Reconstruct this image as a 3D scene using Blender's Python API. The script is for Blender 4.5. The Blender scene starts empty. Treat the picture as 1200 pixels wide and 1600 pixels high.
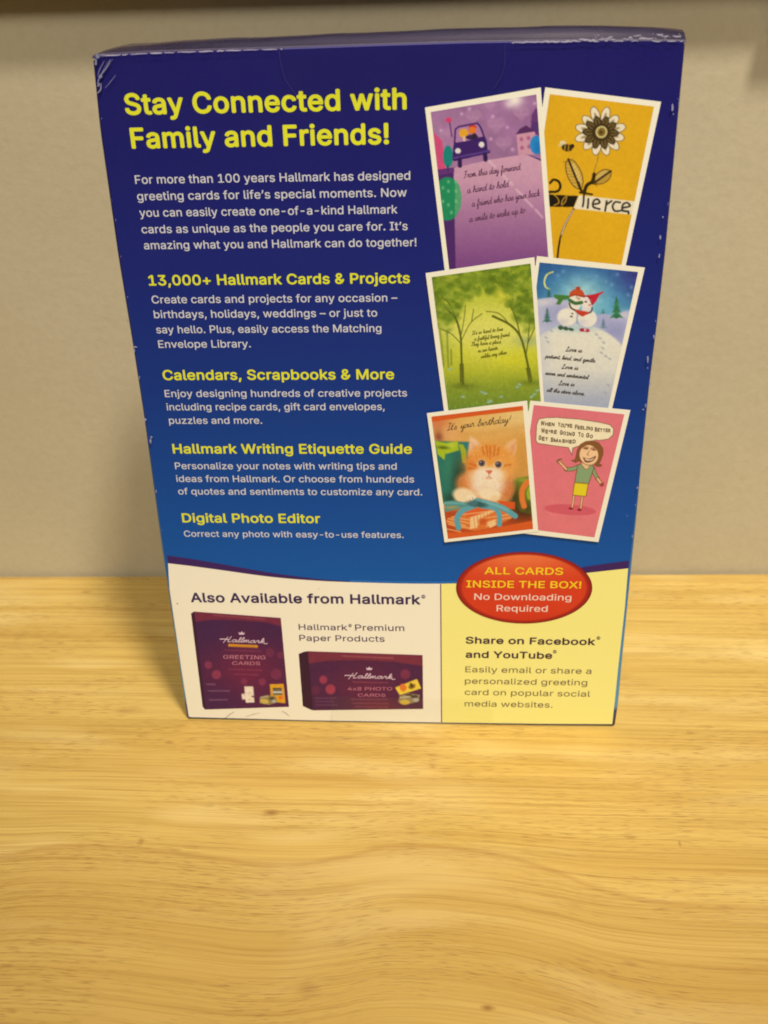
import bpy, bmesh, math, random
import numpy as np
from mathutils import Vector, Matrix
from mathutils.geometry import tessellate_polygon

random.seed(7)
S = bpy.context.scene
COL = S.collection

# ------------------------------------------------------------------ camera
CAM = np.array([0.08067014, -0.24968158, 0.20609224])
ROT = np.array([[0.9980854254, 0.0565939863, -0.0249520398],      # rows: image right, image down, forward
                [0.0045460132, -0.4694585907, -0.8829427872],
                [-0.0616832041, 0.8811388950, -0.4688170542]])
FOC = 1600.0
cam_d = bpy.data.cameras.new("camera")
cam_d.sensor_fit = 'HORIZONTAL'; cam_d.sensor_width = 36.0
cam_d.lens = FOC / 1200.0 * 36.0
cam_d.clip_start = 0.01; cam_d.clip_end = 50
cam = bpy.data.objects.new("camera", cam_d); COL.objects.link(cam)
M3 = np.stack([ROT[0], -ROT[1], -ROT[2]], 1)
cam.matrix_world = Matrix([[*M3[i], CAM[i]] for i in range(3)] + [[0, 0, 0, 1]])
S.camera = cam
cam_d.dof.use_dof = True; cam_d.dof.focus_distance = .272; cam_d.dof.aperture_fstop = 32

# ------------------------------------------------------------------ world and lamps
W = bpy.data.worlds.new("World"); S.world = W; W.use_nodes = True
W.node_tree.nodes["Background"].inputs[0].default_value = (1.0, 0.87, 0.66, 1)
W.node_tree.nodes["Background"].inputs[1].default_value = 0.07

def area(name, loc, target, size, power, color):
    d = bpy.data.lights.new(name, 'AREA'); d.shape = 'DISK'; d.size = size; d.energy = power; d.color = color
    o = bpy.data.objects.new(name, d); COL.objects.link(o)
    o.location = loc
    o.rotation_euler = (Vector(target) - Vector(loc)).to_track_quat('-Z', 'Y').to_euler()
    return o
ds = bpy.data.lights.new("spot_lamp", 'SPOT'); ds.energy = 146; ds.color = (1.0, 0.88, 0.66)      # halogen downlight, to the right of the viewer
ds.spot_size = math.radians(21); ds.spot_blend = 1.0; ds.shadow_soft_size = .11
spot = bpy.data.objects.new("spot_lamp", ds); COL.objects.link(spot); spot.location = (0.45, -0.63, 1.75)
spot.rotation_euler = (Vector((.12, .05, .15)) - spot.location).to_track_quat('-Z', 'Y').to_euler()
area("front_fill", (0.05, -1.15, 1.30), (0.06, 0.0, 0.05), 0.5, 14.5, (1.0, 0.88, 0.66))  # added fill light from behind the viewer, brightens the box front

S.view_settings.view_transform = 'Standard'; S.view_settings.look = 'None'
S.view_settings.exposure = 0.0; S.view_settings.gamma = 1.0
S.view_settings.use_curve_mapping = False
S.cycles.filter_width = 1.9

# ------------------------------------------------------------------ helpers
DL = 0.00003                         # thickness of one printed layer
def ray(x, y):
    return ROT.T @ np.array([(x - 600) / FOC, (y - 800) / FOC, 1.0])
def P(x, y, layer=0):                # artwork measured on the photo -> point on the front of the box
    d = ray(x, y); k = (-layer * DL - CAM[1]) / d[1]
    return CAM + k * d
def P_arr(xy, layer=0):
    xy = np.asarray(xy, float)
    d = np.stack([(xy[:, 0] - 600) / FOC, (xy[:, 1] - 800) / FOC, np.ones(len(xy))], 1) @ ROT
    k = (-layer * DL - CAM[1]) / d[:, 1]
    return CAM + k[:, None] * d
def px_of(v):                        # inverse of P for points (x, z) on the front
    q = ROT @ (np.array(v) - CAM); return 600 + FOC * q[0] / q[2], 800 + FOC * q[1] / q[2]
def onz(x, y, z=0.0):
    d = ray(x, y); return CAM + (z - CAM[2]) / d[2] * d

def lin(c):
    c = np.asarray(c, float) / 255.0
    return np.where(c <= 0.04045, c / 12.92, ((c + 0.055) / 1.055) ** 2.4)
LIGHT_SRGB = lin((238, 226, 196))    # how white paper looks in this warm room
def alb(c):                          # colour as seen in the room -> ink/paper base colour
    return np.clip(lin(c) / LIGHT_SRGB * 0.82, 0.0005, 0.9)

def new_mat(name, color=(1, 1, 1), rough=0.5, spec=0.3, attr=None):
    m = bpy.data.materials.new(name); m.use_nodes = True
    b = m.node_tree.nodes["Principled BSDF"]
    b.inputs["Base Color"].default_value = (*color, 1)
    b.inputs["Roughness"].default_value = rough
    b.inputs["Specular IOR Level"].default_value = spec
    if attr:
        a = m.node_tree.nodes.new("ShaderNodeVertexColor"); a.layer_name = attr
        m.node_tree.links.new(a.outputs[0], b.inputs["Base Color"])
    return m
_inks = {}
def ink(c, rough=0.42, spec=0.25):
    k = (tuple(c), rough, spec)
    if k not in _inks:
        m = new_mat("ink", alb(c), rough, spec); nt = m.node_tree; b = nt.nodes["Principled BSDF"]
        n = nt.nodes.new("ShaderNodeTexNoise"); n.inputs["Scale"].default_value = 900
        tc = nt.nodes.new("ShaderNodeTexCoord"); nt.links.new(tc.outputs["Object"], n.inputs["Vector"])
        mr = nt.nodes.new("ShaderNodeMapRange"); mr.inputs[3].default_value = rough - .06; mr.inputs[4].default_value = rough + .08
        nt.links.new(n.outputs[0], mr.inputs[0]); nt.links.new(mr.outputs[0], b.inputs["Roughness"])
        _inks[k] = m
    return _inks[k]

def link_mesh(name, verts, faces, mat, parent=None, smooth=False):
    me = bpy.data.meshes.new(name)
    me.from_pydata([tuple(map(float, v)) for v in verts], [], faces)
    for m in (mat if isinstance(mat, (list, tuple)) else [mat]): me.materials.append(m)
    me.update()
    if smooth: me.polygons.foreach_set("use_smooth", [True] * len(me.polygons))
    o = bpy.data.objects.new(name, me); COL.objects.link(o)
    if parent: o.parent = parent
    return o

class MB:
    """collects printed shapes that belong to one part"""
    def __init__(self): self.v = []; self.f = []
    def poly(self, pts, layer):
        b = len(self.v); self.v += list(P_arr(pts, layer)); self.f.append(list(range(b, b + len(pts))))
    def ribbon(self, pts, w, layer, taper=False):
        pts = np.asarray(pts, float); n = len(pts)
        if n < 2: return
        t = np.gradient(pts, axis=0); t /= np.linalg.norm(t, axis=1)[:, None] + 1e-9
        nr = np.stack([-t[:, 1], t[:, 0]], 1)
        ws = np.full(n, w / 2.0)
        if taper: ws *= 0.45 + 0.55 * np.sin(np.linspace(0.15, math.pi - .15, n))
        b = len(self.v)
        L = P_arr(pts + nr * ws[:, None], layer); R = P_arr(pts - nr * ws[:, None], layer)
        for i in range(n):
            off = np.array([0, -2.5e-7 * i, 0]); self.v += [L[i] + off, R[i] + off]
        for i in range(n - 1): self.f.append([b + 2 * i, b + 2 * i + 1, b + 2 * i + 3, b + 2 * i + 2])
    def build(self, name, mat, parent): return link_mesh(name, self.v, self.f, mat, parent)

def spline(pts, n=6):
    pts = np.asarray(pts, float)
    if len(pts) < 3: return pts
    p = np.vstack([2 * pts[0] - pts[1], pts, 2 * pts[-1] - pts[-2]]); out = []
    for i in range(1, len(p) - 2):
        for k in range(n):
            t = k / n
            out.append(.5 * ((2 * p[i]) + (-p[i - 1] + p[i + 1]) * t + (2 * p[i - 1] - 5 * p[i] + 4 * p[i + 1] - p[i + 2]) * t * t
                             + (-p[i - 1] + 3 * p[i] - 3 * p[i + 1] + p[i + 2]) * t ** 3))
    out.append(pts[-1]); return np.array(out)

# ---- type
import os
FONT = None
try:
    fp = os.path.join(bpy.utils.system_resource('DATAFILES'), "fonts", "Inter.woff2")
    if os.path.exists(fp): FONT = bpy.data.fonts.load(fp)
except Exception:
    FONT = None
_glyph = {}
def type_mesh(s, bold):
    """outline type at size 1 -> (verts Nx2, faces, xmin, xmax); weight is added later by add_weight"""
    k = (s, bold)
    if k in _glyph: return _glyph[k]
    cu = bpy.data.curves.new("type", 'FONT'); cu.body = s; cu.size = 1.0; cu.resolution_u = 3
    cu.space_character = 1.0 + bold * 1.3
    if FONT: cu.font = FONT
    o = bpy.data.objects.new("type", cu); COL.objects.link(o)
    dg = bpy.context.evaluated_depsgraph_get(); dg.update()
    loops = []
    for sp in o.to_curve(dg).splines:
        bp_ = sp.bezier_points; pts = []; m = len(bp_)
        for i in range(m):
            a, b = bp_[i], bp_[(i + 1) % m]; p0, p1, p2, p3 = (np.array(q[:2]) for q in (a.co, a.handle_right, b.handle_left, b.co))
            n = 1 if np.linalg.norm(np.cross(np.append(p3 - p0, 0), np.append(p1 - p0, 0))) + np.linalg.norm(np.cross(np.append(p3 - p0, 0), np.append(p2 - p0, 0))) < 1e-5 else 3
            for t in np.arange(n) / n: pts.append(p0 * (1 - t) ** 3 + 3 * p1 * t * (1 - t) ** 2 + 3 * p2 * t * t * (1 - t) + p3 * t ** 3)
        pts = np.array(pts)
        pieces = [pts]; m = len(pts)
        for i in range(m - 1):                                   # P, R: a bowl drawn into its own stem becomes an outline and a hole
            a, b = pts[i], pts[i + 1]
            if abs(a[0] - b[0]) < 1e-4 and .04 < abs(a[1] - b[1]) < .08:
                hit = [q for q in range(i + 2, m) if abs(pts[q][0] - pts[(q + 1) % m][0]) < 1e-4 and abs(pts[q][1] - pts[(q + 1) % m][1]) > .4 and .003 < pts[q][0] - a[0] < .045]
                if hit:
                    q = hit[0]; a[0] = b[0] = pts[q][0]
                    pieces = [np.vstack([pts[:i + 1], pts[q + 1:]]), pts[i + 1:q + 1]]; break
        for p in pieces:
            ar = .5 * np.sum(p[:, 0] * np.roll(p[:, 1], -1) - np.roll(p[:, 0], -1) * p[:, 1]); loops.append((ar, p))
    o.to_curve_clear(); bpy.data.objects.remove(o); bpy.data.curves.remove(cu)
    sign = np.sign(max(loops, key=lambda q: abs(q[0]))[0])
    def inside(p, poly):
        x, y = p; r = False
        for a, b in zip(poly, np.roll(poly, -1, 0)):
            if (a[1] > y) != (b[1] > y) and x < (b[0] - a[0]) * (y - a[1]) / (b[1] - a[1]) + a[0]: r = not r
        return r
    outers = [[q[1]] for q in loops if q[0] * sign > 0]
    for ar, h in loops:
        if ar * sign < 0:
            own = [q for q in outers if inside(h.mean(0), q[0])]
            if own: min(own, key=lambda q: np.ptp(q[0][:, 0]) * np.ptp(q[0][:, 1])).append(h)
    vl, f, isl = [], [], []; base = 0
    for i, grp in enumerate(outers):                             # overlapping strokes of one letter lie a hair apart
        tri = tessellate_polygon([[Vector((*p, 0)) for p in lp] for lp in grp]); allp = np.vstack(grp)
        vl.append(allp); f += [[base + q for q in t] for t in tri]; isl += [(i % 4) / 4 * .8] * len(allp); base += len(allp)
    v = np.vstack(vl); isl = np.array(isl)
    # stroke weight: the outline swept round a small octagon, each pass a hair above the one before
    n = len(v); sh = [(0, 0)] + ([(bold * math.cos(t), bold * math.sin(t)) for t in np.arange(8) * math.pi / 4] if bold > .012 else
                                 [(bold * math.cos(t), bold * math.sin(t)) for t in (np.arange(4) + .5) * math.pi / 2] if bold > 0 else [])
    sc = .727 / (.727 + 2 * bold)                                # keep the cap height
    vv = np.vstack([np.hstack([(v + np.array(q)) * (1, sc) + (0, bold * sc), (isl + i)[:, None]]) for i, q in enumerate(sh)])
    ff = [[i + n * q for i in g] for q in range(len(sh)) for g in f]
    _glyph[k] = (vv, ff, vv[:, 0].min(), vv[:, 0].max()); return _glyph[k]
def add_lines(mb, lines, bold, layer, stretch=1.07):
    """lines of straight type set on the box front: (string, left x, left baseline y, right x, right baseline y)"""
    got = []
    for s, x0, y0, x1, y1 in lines:
        a, b = P(x0, y0, layer), P(x1, y1, layer); v, f, lo, hi = type_mesh(s, bold)
        got.append((a, b, v, f, lo, hi, (b[0] - a[0]) / (hi - lo)))
    size = float(np.median([g[6] for g in got])) / stretch
    for a, b, v, f, lo, hi, sx in got:
        z = (a[2] + b[2]) / 2; base = len(mb.v)
        mb.v += [np.array([a[0] + (q[0] - lo) * sx, -layer * DL - q[2] * 3.0e-6, z + q[1] * size]) for q in v]
        mb.f += [[base + i for i in g] for g in f]
    return size
def add_type_px(mb, s, L, R, up, bold, layer):
    """tilted type: baseline from L to R, up = vector of one cap height"""
    v, f, lo, hi = type_mesh(s, bold); L = np.array(L, float); R = np.array(R, float); up = np.array(up, float)
    base = len(mb.v)
    pts = [L + (R - L) * (q[0] - lo) / (hi - lo) + up * q[1] / 0.727 for q in v]
    w = P_arr(pts, layer); w[:, 1] -= v[:, 2] * 3.0e-6; mb.v += list(w); mb.f += [[base + i for i in g] for g in f]

CUR = {  # single-stroke joined handwriting, x-height 1
 'a': (1.2, [[(.9,.8),(.5,1),(.1,.6),(.15,.1),(.5,0),(.85,.5),(.95,1),(.9,.3),(1.05,0),(1.25,.15)]]),
 'b': (1.1, [[(0,.1),(.5,1.4),(.5,2),(.3,1.9),(.25,.8),(.3,.1),(.6,0),(.9,.4),(.75,.9),(.9,.85),(1.1,.7)]]),
 'c': (.95, [[(.8,.8),(.5,1),(.1,.5),(.3,0),(.7,.05),(1,.2)]]),
 'd': (1.3, [[(.9,.8),(.5,1),(.1,.6),(.15,.1),(.5,0),(.9,.7),(1.1,2.05),(.95,.4),(1.1,0),(1.3,.15)]]),
 'e': (.95, [[(0,.1),(.5,.4),(.8,.8),(.5,1),(.2,.5),(.4,0),(.75,.05),(1,.2)]]),
 'f': (.8, [[(0,.1),(.5,1.2),(.65,1.9),(.45,2),(.35,1),(.25,-.8),(.4,-1),(.5,-.5),(.35,0),(.8,.2)]]),
 'g': (1.15, [[(.9,.8),(.5,1),(.1,.6),(.15,.1),(.5,0),(.85,.5),(.95,1),(.85,-.6),(.55,-1),(.4,-.7),(.9,-.1),(1.2,.15)]]),
 'h': (1.15, [[(0,.1),(.45,1.4),(.45,2),(.25,1.7),(.2,0),(.3,.6),(.6,1),(.8,.7),(.8,.1),(1.0,0),(1.2,.15)]]),
 'i': (.65, [[(0,.1),(.3,1),(.3,.2),(.45,0),(.7,.15)], [(.35,1.4),(.42,1.5)]]),
 'k': (1.0, [[(0,.1),(.45,1.4),(.45,2),(.25,1.7),(.2,0),(.3,.5),(.7,1),(.75,.7),(.35,.5),(.7,.05),(1.05,.15)]]),
 'l': (.6, [[(0,.1),(.45,1.3),(.45,2),(.25,1.7),(.25,.3),(.4,0),(.65,.15)]]),
 'm': (1.45, [[(0,.1),(.2,1),(.2,0),(.35,.8),(.55,1),(.65,0),(.8,.8),(1,1),(1.1,.2),(1.25,0),(1.5,.15)]]),
 'n': (1.1, [[(0,.1),(.2,1),(.2,0),(.4,.8),(.65,1),(.75,.2),(.9,0),(1.15,.15)]]),
 'o': (1.05, [[(.6,1),(.2,.8),(.1,.3),(.4,0),(.8,.3),(.8,.8),(.55,1),(.8,.85),(1.1,.7)]]),
 'p': (1.05, [[(0,.1),(.25,1),(.15,-1),(.25,.6),(.6,1),(.85,.6),(.7,.1),(.4,0),(.8,.05),(1.1,.15)]]),
 'r': (.9, [[(0,.1),(.25,1.05),(.35,.85),(.6,.9),(.6,.2),(.75,0),(.95,.15)]]),
 's': (.85, [[(0,.1),(.45,1),(.7,.5),(.6,.05),(.25,0),(.7,.1),(.9,.15)]]),
 't': (.75, [[(0,.1),(.4,1.2),(.45,1.7),(.4,.2),(.55,0),(.8,.15)], [(.1,1.2),(.75,1.25)]]),
 'u': (1.15, [[(0,.1),(.2,1),(.2,.2),(.45,0),(.75,.5),(.8,1),(.8,.2),(.95,0),(1.2,.15)]]),
 'v': (1.0, [[(0,.8),(.2,1),(.4,.1),(.5,0),(.8,.7),(.8,1),(1.1,.8)]]),
 'w': (1.3, [[(0,.1),(.2,1),(.25,.1),(.5,.1),(.65,.9),(.7,.1),(.95,.1),(1.1,.95),(1.35,.8)]]),
 'y': (1.05, [[(0,.1),(.2,1),(.3,.2),(.6,.2),(.85,1),(.75,-.6),(.45,-1),(.3,-.7),(.8,-.1),(1.1,.15)]]),
 'F': (1.3, [[(.1,1.8),(.6,2),(1.35,1.95)], [(.7,1.95),(.6,.8),(.35,0),(0,.1)], [(.35,1),(.95,1.05)]]),
 'I': (1.1, [[(.2,2),(1.15,2)], [(.7,2),(.5,0)], [(0,0),(1,.05)]]),
 'T': (1.2, [[(.1,1.8),(.6,2),(1.3,2.05)], [(.75,2),(.6,.6),(.3,0),(.1,.2)]]),
 'L': (1.3, [[(.5,1.2),(.9,1.7),(.8,2.1),(.55,1.8),(.5,.6),(.15,.05),(.4,-.1),(1.3,.1)]]),
 'H': (2.1, [[(.9,2.1),(.75,1),(.5,-.5)], [(-.6,1.0),(.4,1.1),(1.3,.95)], [(-.6,.9),(.4,1.0),(1.3,.85)], [(1.6,2.3),(1.4,1),(1.35,0),(1.6,0),(2.0,.15)]]),
 "'": (.35, [[(.2,1.9),(.12,1.5)]]), ',': (.4, [[(.2,.1),(.1,-.25)]]), '.': (.4, [[(.15,.0),(.25,.08)]]),
 '!': (.6, [[(.4,2),(.25,.6)], [(.2,.05),(.25,.1)]]), ' ': (.75, []),
}
def add_cursive(mb, s, L, R, xh, w, layer, slant=.25, up=None):
    x = 0.0; strokes = []
    for ch in s:
        wd, st = CUR[ch]
        for q in st: strokes.append([(x + a, b) for a, b in q])
        x += wd
    L = np.array(L, float); R = np.array(R, float); ux = (R - L) / x
    n = ux / np.linalg.norm(ux); upv = np.array([n[1], -n[0]]) * xh if up is None else np.array(up, float) * xh
    for q in strokes:
        q = spline(q, 4); pts = L + np.outer(q[:, 0] + slant * q[:, 1], ux) + np.outer(q[:, 1], upv)
        pts = pts + np.array([(random.random() - .5) * .15, (random.random() - .5) * .2])
        mb.ribbon(pts, w, layer)

# ---- pictures printed on the cards: colour per vertex on a fine grid
def vnoise(x, y, seed=0):
    xi = np.floor(x).astype(int); yi = np.floor(y).astype(int); fx = x - xi; fy = y - yi
    fx = fx * fx * (3 - 2 * fx); fy = fy * fy * (3 - 2 * fy)
    def h(a, b):
        n = (a * 374761393 + b * 668265263 + seed * 69069) & 0x7fffffff
        n = ((n ^ (n >> 13)) * 1274126177) & 0x7fffffff
        return ((n ^ (n >> 16)) & 0xffff) / 65535.0
    return (h(xi, yi) * (1 - fx) + h(xi + 1, yi) * fx) * (1 - fy) + (h(xi, yi + 1) * (1 - fx) + h(xi + 1, yi + 1) * fx) * fy
class Canvas:
    def __init__(self, xy, ox, oy, s):
        self.xy = xy; self.c = np.zeros((len(xy), 3)); self.at(ox, oy, s)
    def at(self, ox, oy, s):
        self.x = (self.xy[:, 0] - ox) / s; self.y = (self.xy[:, 1] - oy) / s; self.s = s; self.soft = 0.9 / s; return self
    def over(self, a, col):
        a = np.clip(a, 0, 1)[:, None]; self.c = self.c * (1 - a) + np.asarray(col, float) * a
    def fill(self, col): self.c[:] = col
    def vgrad(self, stops, a=1.0, axis='y'):
        t = self.y if axis == 'y' else self.x; k = [q[0] for q in stops]
        self.over(np.full(len(t), a), np.stack([np.interp(t, k, [q[1][i] for q in stops]) for i in range(3)], 1)) if a >= 1 else None
    def ell(self, cx, cy, rx, ry, col, ang=0, a=1, soft=None):
        t = math.radians(ang); dx = self.x - cx; dy = self.y - cy
        u = (dx * math.cos(t) + dy * math.sin(t)) / rx; v = (-dx * math.sin(t) + dy * math.cos(t)) / ry
        d = (np.sqrt(u * u + v * v) - 1) * min(rx, ry); sf = soft or self.soft
        self.over(a * np.clip(.5 - d / sf, 0, 1), col)
    def glow(self, cx, cy, rx, ry, col, a=1):
        self.over(a * np.exp(-(((self.x - cx) / rx) ** 2 + ((self.y - cy) / ry) ** 2)), col)
    def _seg(self, a, b):
        ax, ay = a; bx, by = b; dx, dy = bx - ax, by - ay
        t = np.clip(((self.x - ax) * dx + (self.y - ay) * dy) / (dx * dx + dy * dy + 1e-9), 0, 1)
        return np.hypot(self.x - ax - t * dx, self.y - ay - t * dy)
    def line(self, pts, w, col, a=1, soft=None, curve=True):
        pts = spline(pts, 4) if curve and len(pts) > 2 else pts
        d = np.full(len(self.x), 1e9)
        for i in range(len(pts) - 1): d = np.minimum(d, self._seg(pts[i], pts[i + 1]))
        self.over(a * np.clip(.5 - (d - w / 2) / (soft or self.soft), 0, 1), col)
    def poly(self, pts, col, a=1, soft=None, curve=False, outline=None, ow=0):
        if curve: pts = spline(list(pts) + [pts[0]], 4)[:-1]
        d = np.full(len(self.x), 1e9); ins = np.zeros(len(self.x), bool); n = len(pts)
        for i in range(n):
            p, q = pts[i], pts[(i + 1) % n]; d = np.minimum(d, self._seg(p, q))
            c = ((p[1] > self.y) != (q[1] > self.y))
            ins ^= c & (self.x < (q[0] - p[0]) * (self.y - p[1]) / ((q[1] - p[1]) or 1e-9) + p[0])
        sd = np.where(ins, -d, d); sf = soft or self.soft
        self.over(a * np.clip(.5 - sd / sf, 0, 1), col)
        if outline is not None: self.over(a * np.clip(.5 - (d - ow / 2) / sf, 0, 1), outline)
    def noise(self, sx, sy, amp, seed=0):
        n = vnoise(self.x / sx, self.y / sy, seed) * .65 + vnoise(self.x / sx * 2.1, self.y / sy * 2.1, seed + 5) * .35
        self.c *= (1 + amp * (n - .5) * 2)[:, None]
PRINT = new_mat("printed_picture", rough=0.4, spec=0.25, attr="print")
def quad_grid(c, nx, ny):
    """grid over a quad with corners TL, TR, BR, BL measured on the photo (bilinear on the box front)"""
    q = P_arr(c); u = np.linspace(0, 1, nx); v = np.linspace(0, 1, ny); U, V = np.meshgrid(u, v); U = U.ravel()[:, None]; V = V.ravel()[:, None]
    w = q[0] * (1 - U) * (1 - V) + q[1] * U * (1 - V) + q[2] * U * V + q[3] * (1 - U) * V
    cc = (w - CAM) @ ROT.T
    xy = np.stack([600 + FOC * cc[:, 0] / cc[:, 2], 800 + FOC * cc[:, 1] / cc[:, 2]], 1)
    f = [[j * nx + i, (j + 1) * nx + i, (j + 1) * nx + i + 1, j * nx + i + 1] for j in range(ny - 1) for i in range(nx - 1)]
    return xy, f
def painted(name, xy, faces, cols, layer, parent, extra=None, mat=PRINT):
    v = list(P_arr(xy, layer)); f = list(faces); mats = [mat]; c = alb(np.clip(cols, 0, 255))
    nf = len(f)
    if extra:
        pts, lay, m = extra; b = len(v); v += list(P_arr(pts, lay)); f = f + [list(range(b, b + len(pts)))[::-1]]; mats.append(m)
        c = np.vstack([c, np.full((len(pts), 3), .8)])
    o = link_mesh(name, v, f, mats, parent)
    if extra: o.data.polygons[nf].material_index = 1
    a = o.data.color_attributes.new("print", 'FLOAT_COLOR', 'POINT')
    a.data.foreach_set("color", np.hstack([c, np.ones((len(c), 1))]).astype(np.float32).ravel())
    return o

def thing(name, label, cat, loc=(0, 0, 0)):
    o = bpy.data.objects.new(name, None); o.empty_display_size = .02; COL.objects.link(o); o.location = loc
    o["label"] = label; o["category"] = cat; return o

def nodes(m): return m.node_tree.nodes, m.node_tree.links
def mathn(nt, op, a, b=None, c=None):
    n = nt.nodes.new("ShaderNodeMath"); n.operation = op
    for i, q in enumerate((a, b, c)):
        if q is None: continue
        if isinstance(q, (int, float)): n.inputs[i].default_value = q
        else: nt.links.new(q, n.inputs[i])
    return n.outputs[0]
def noise(nt, vec, scale, detail=2.0, rough=.5, dist=0.0):
    n = nt.nodes.new("ShaderNodeTexNoise"); n.inputs["Scale"].default_value = scale; n.inputs["Detail"].default_value = detail
    n.inputs["Roughness"].default_value = rough; n.inputs["Distortion"].default_value = dist
    nt.links.new(vec, n.inputs["Vector"]); return n.outputs[0]
def comb(nt, x, y, z=0.0):
    n = nt.nodes.new("ShaderNodeCombineXYZ")
    for i, q in enumerate((x, y, z)):
        if isinstance(q, (int, float)): n.inputs[i].default_value = q
        else: nt.links.new(q, n.inputs[i])
    return n.outputs[0]
def ramp(nt, fac, stops):
    n = nt.nodes.new("ShaderNodeValToRGB"); e = n.color_ramp.elements
    while len(e) < len(stops): e.new(.5)
    for i, (p, c) in enumerate(stops): e[i].position = p; e[i].color = (*c, 1) if len(c) == 3 else c
    nt.links.new(fac, n.inputs[0]); return n.outputs[0]
def mixc(nt, fac, a, b, mode='MIX'):
    n = nt.nodes.new("ShaderNodeMix"); n.data_type = 'RGBA'; n.blend_type = mode
    for i, q in ((0, fac), (6, a), (7, b)):
        if isinstance(q, (int, float)): n.inputs[i].default_value = q
        elif isinstance(q, (tuple, list, np.ndarray)): n.inputs[i].default_value = (*q[:3], 1)
        else: nt.links.new(q, n.inputs[i])
    return n.outputs[2]
def maprange(nt, v, a, b, c=0.0, d=1.0):
    n = nt.nodes.new("ShaderNodeMapRange"); n.inputs[1].default_value = a; n.inputs[2].default_value = b
    n.inputs[3].default_value = c; n.inputs[4].default_value = d; nt.links.new(v, n.inputs[0]); return n.outputs[0]

# ------------------------------------------------------------------ wall
ZT = -0.0011                                     # table top height
wa = onz(100, 898, ZT); wb = onz(1200, 894, ZT)
slope = (wb[1] - wa[1]) / (wb[0] - wa[0])
def wall_y(x): return wa[1] + slope * (x - wa[0])
mw = new_mat("wall_paint", rough=.6, spec=.25); nt = mw.node_tree; B = nt.nodes["Principled BSDF"]
tc = nt.nodes.new("ShaderNodeTexCoord").outputs["Object"]
n1 = noise(nt, tc, 14, 3); n2 = noise(nt, tc, 420, 3, .6)
col = mixc(nt, maprange(nt, n1, .3, .7), alb((197, 181, 142)), alb((191, 174, 135)))
col = mixc(nt, maprange(nt, n2, .45, .75, 0, .35), col, alb((181, 164, 124)))
nt.links.new(col, B.inputs["Base Color"])
bp = nt.nodes.new("ShaderNodeBump"); bp.inputs["Strength"].default_value = .3; bp.inputs["Distance"].default_value = .0004
nt.links.new(mathn(nt, 'ADD', noise(nt, tc, 260, 2, .5), mathn(nt, 'MULTIPLY', n2, .5)), bp.inputs["Height"])
nt.links.new(bp.outputs[0], B.inputs["Normal"])
x0, x1 = -1.2, 1.4
vs = [(x0, wall_y(x0), -.4), (x1, wall_y(x1), -.4), (x1, wall_y(x1), 1.2), (x0, wall_y(x0), 1.2)]
vs += [(x, y + .08, z) for x, y, z in vs]
wall = link_mesh("wall", vs, [[0, 1, 2, 3], [5, 4, 7, 6], [4, 0, 3, 7], [1, 5, 6, 2], [3, 2, 6, 7], [4, 5, 1, 0]], mw)
wall["kind"] = "structure"

# ------------------------------------------------------------------ wooden table
mt = new_mat("pale_wood", rough=.38, spec=.35); nt = mt.node_tree; B = nt.nodes["Principled BSDF"]
tcn = nt.nodes.new("ShaderNodeTexCoord"); sp = nt.nodes.new("ShaderNodeSeparateXYZ"); nt.links.new(tcn.outputs["Object"], sp.inputs[0])
X, Y = sp.outputs[0], sp.outputs[1]
# the cathedral figure near the front edge: a growth ring that rises and falls along the board
ring = [onz(*q, ZT) for q in ((0, 1335), (110, 1318), (210, 1322), (340, 1338), (430, 1348), (540, 1335), (640, 1318), (740, 1326), (850, 1352), (960, 1392), (1080, 1412), (1200, 1418))]
fc = nt.nodes.new("ShaderNodeFloatCurve"); cv = fc.mapping.curves[0]
RX0, RX1, RY0, RY1 = -.30, .40, -.12, -.02
pts = [(0, .40), (.15, .47)] + [((q[0] - RX0) / (RX1 - RX0), (q[1] - RY0) / (RY1 - RY0)) for q in ring] + [(.85, .32), (1, .42)]
while len(cv.points) < len(pts): cv.points.new(.5, .5)
for i, q in enumerate(pts): cv.points[i].location = q
fc.mapping.update()
nt.links.new(maprange(nt, X, RX0, RX1), fc.inputs["Value"])
yc = maprange(nt, fc.outputs[0], 0, 1, RY0, RY1)
low = noise(nt, comb(nt, mathn(nt, 'MULTIPLY', X, 5), mathn(nt, 'MULTIPLY', Y, 14)), 1.0, 2)
dy = mathn(nt, 'SUBTRACT', Y, yc)                                    # distance behind the ring
foll = maprange(nt, dy, -.03, .016, .7, 0.0)                          # grain follows the ring near the front
yy = mathn(nt, 'SUBTRACT', Y, mathn(nt, 'MULTIPLY', mathn(nt, 'ADD', yc, .066), foll))
yy = mathn(nt, 'ADD', yy, mathn(nt, 'MULTIPLY', mathn(nt, 'SUBTRACT', low, .5), .005))
def g(sx, sy, d=2.0, r=.5): return noise(nt, comb(nt, mathn(nt, 'MULTIPLY', X, sx), mathn(nt, 'MULTIPLY', yy, sy)), 1.0, d, r)
broad = g(3.0, 40, 2); bands = g(5, 150, 4, .6); fine = g(7, 560, 3, .62); hair = g(15, 1700, 2, .6); pores = g(190, 2300, 1)
c_l, c_m, c_d = alb((221, 182, 94)), alb((206, 165, 78)), alb((174, 131, 52))
col = mixc(nt, maprange(nt, broad, .34, .66), c_l, c_m)
col = mixc(nt, maprange(nt, bands, .50, .72, 0, .50), col, c_d)
col = mixc(nt, maprange(nt, bands, .44, .28, 0, .38), col, alb((234, 198, 108)))
col = mixc(nt, maprange(nt, fine, .50, .68, 0, .46), col, alb((168, 120, 50)))
col = mixc(nt, maprange(nt, hair, .50, .66, 0, .46), col, alb((158, 112, 48)))
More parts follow.
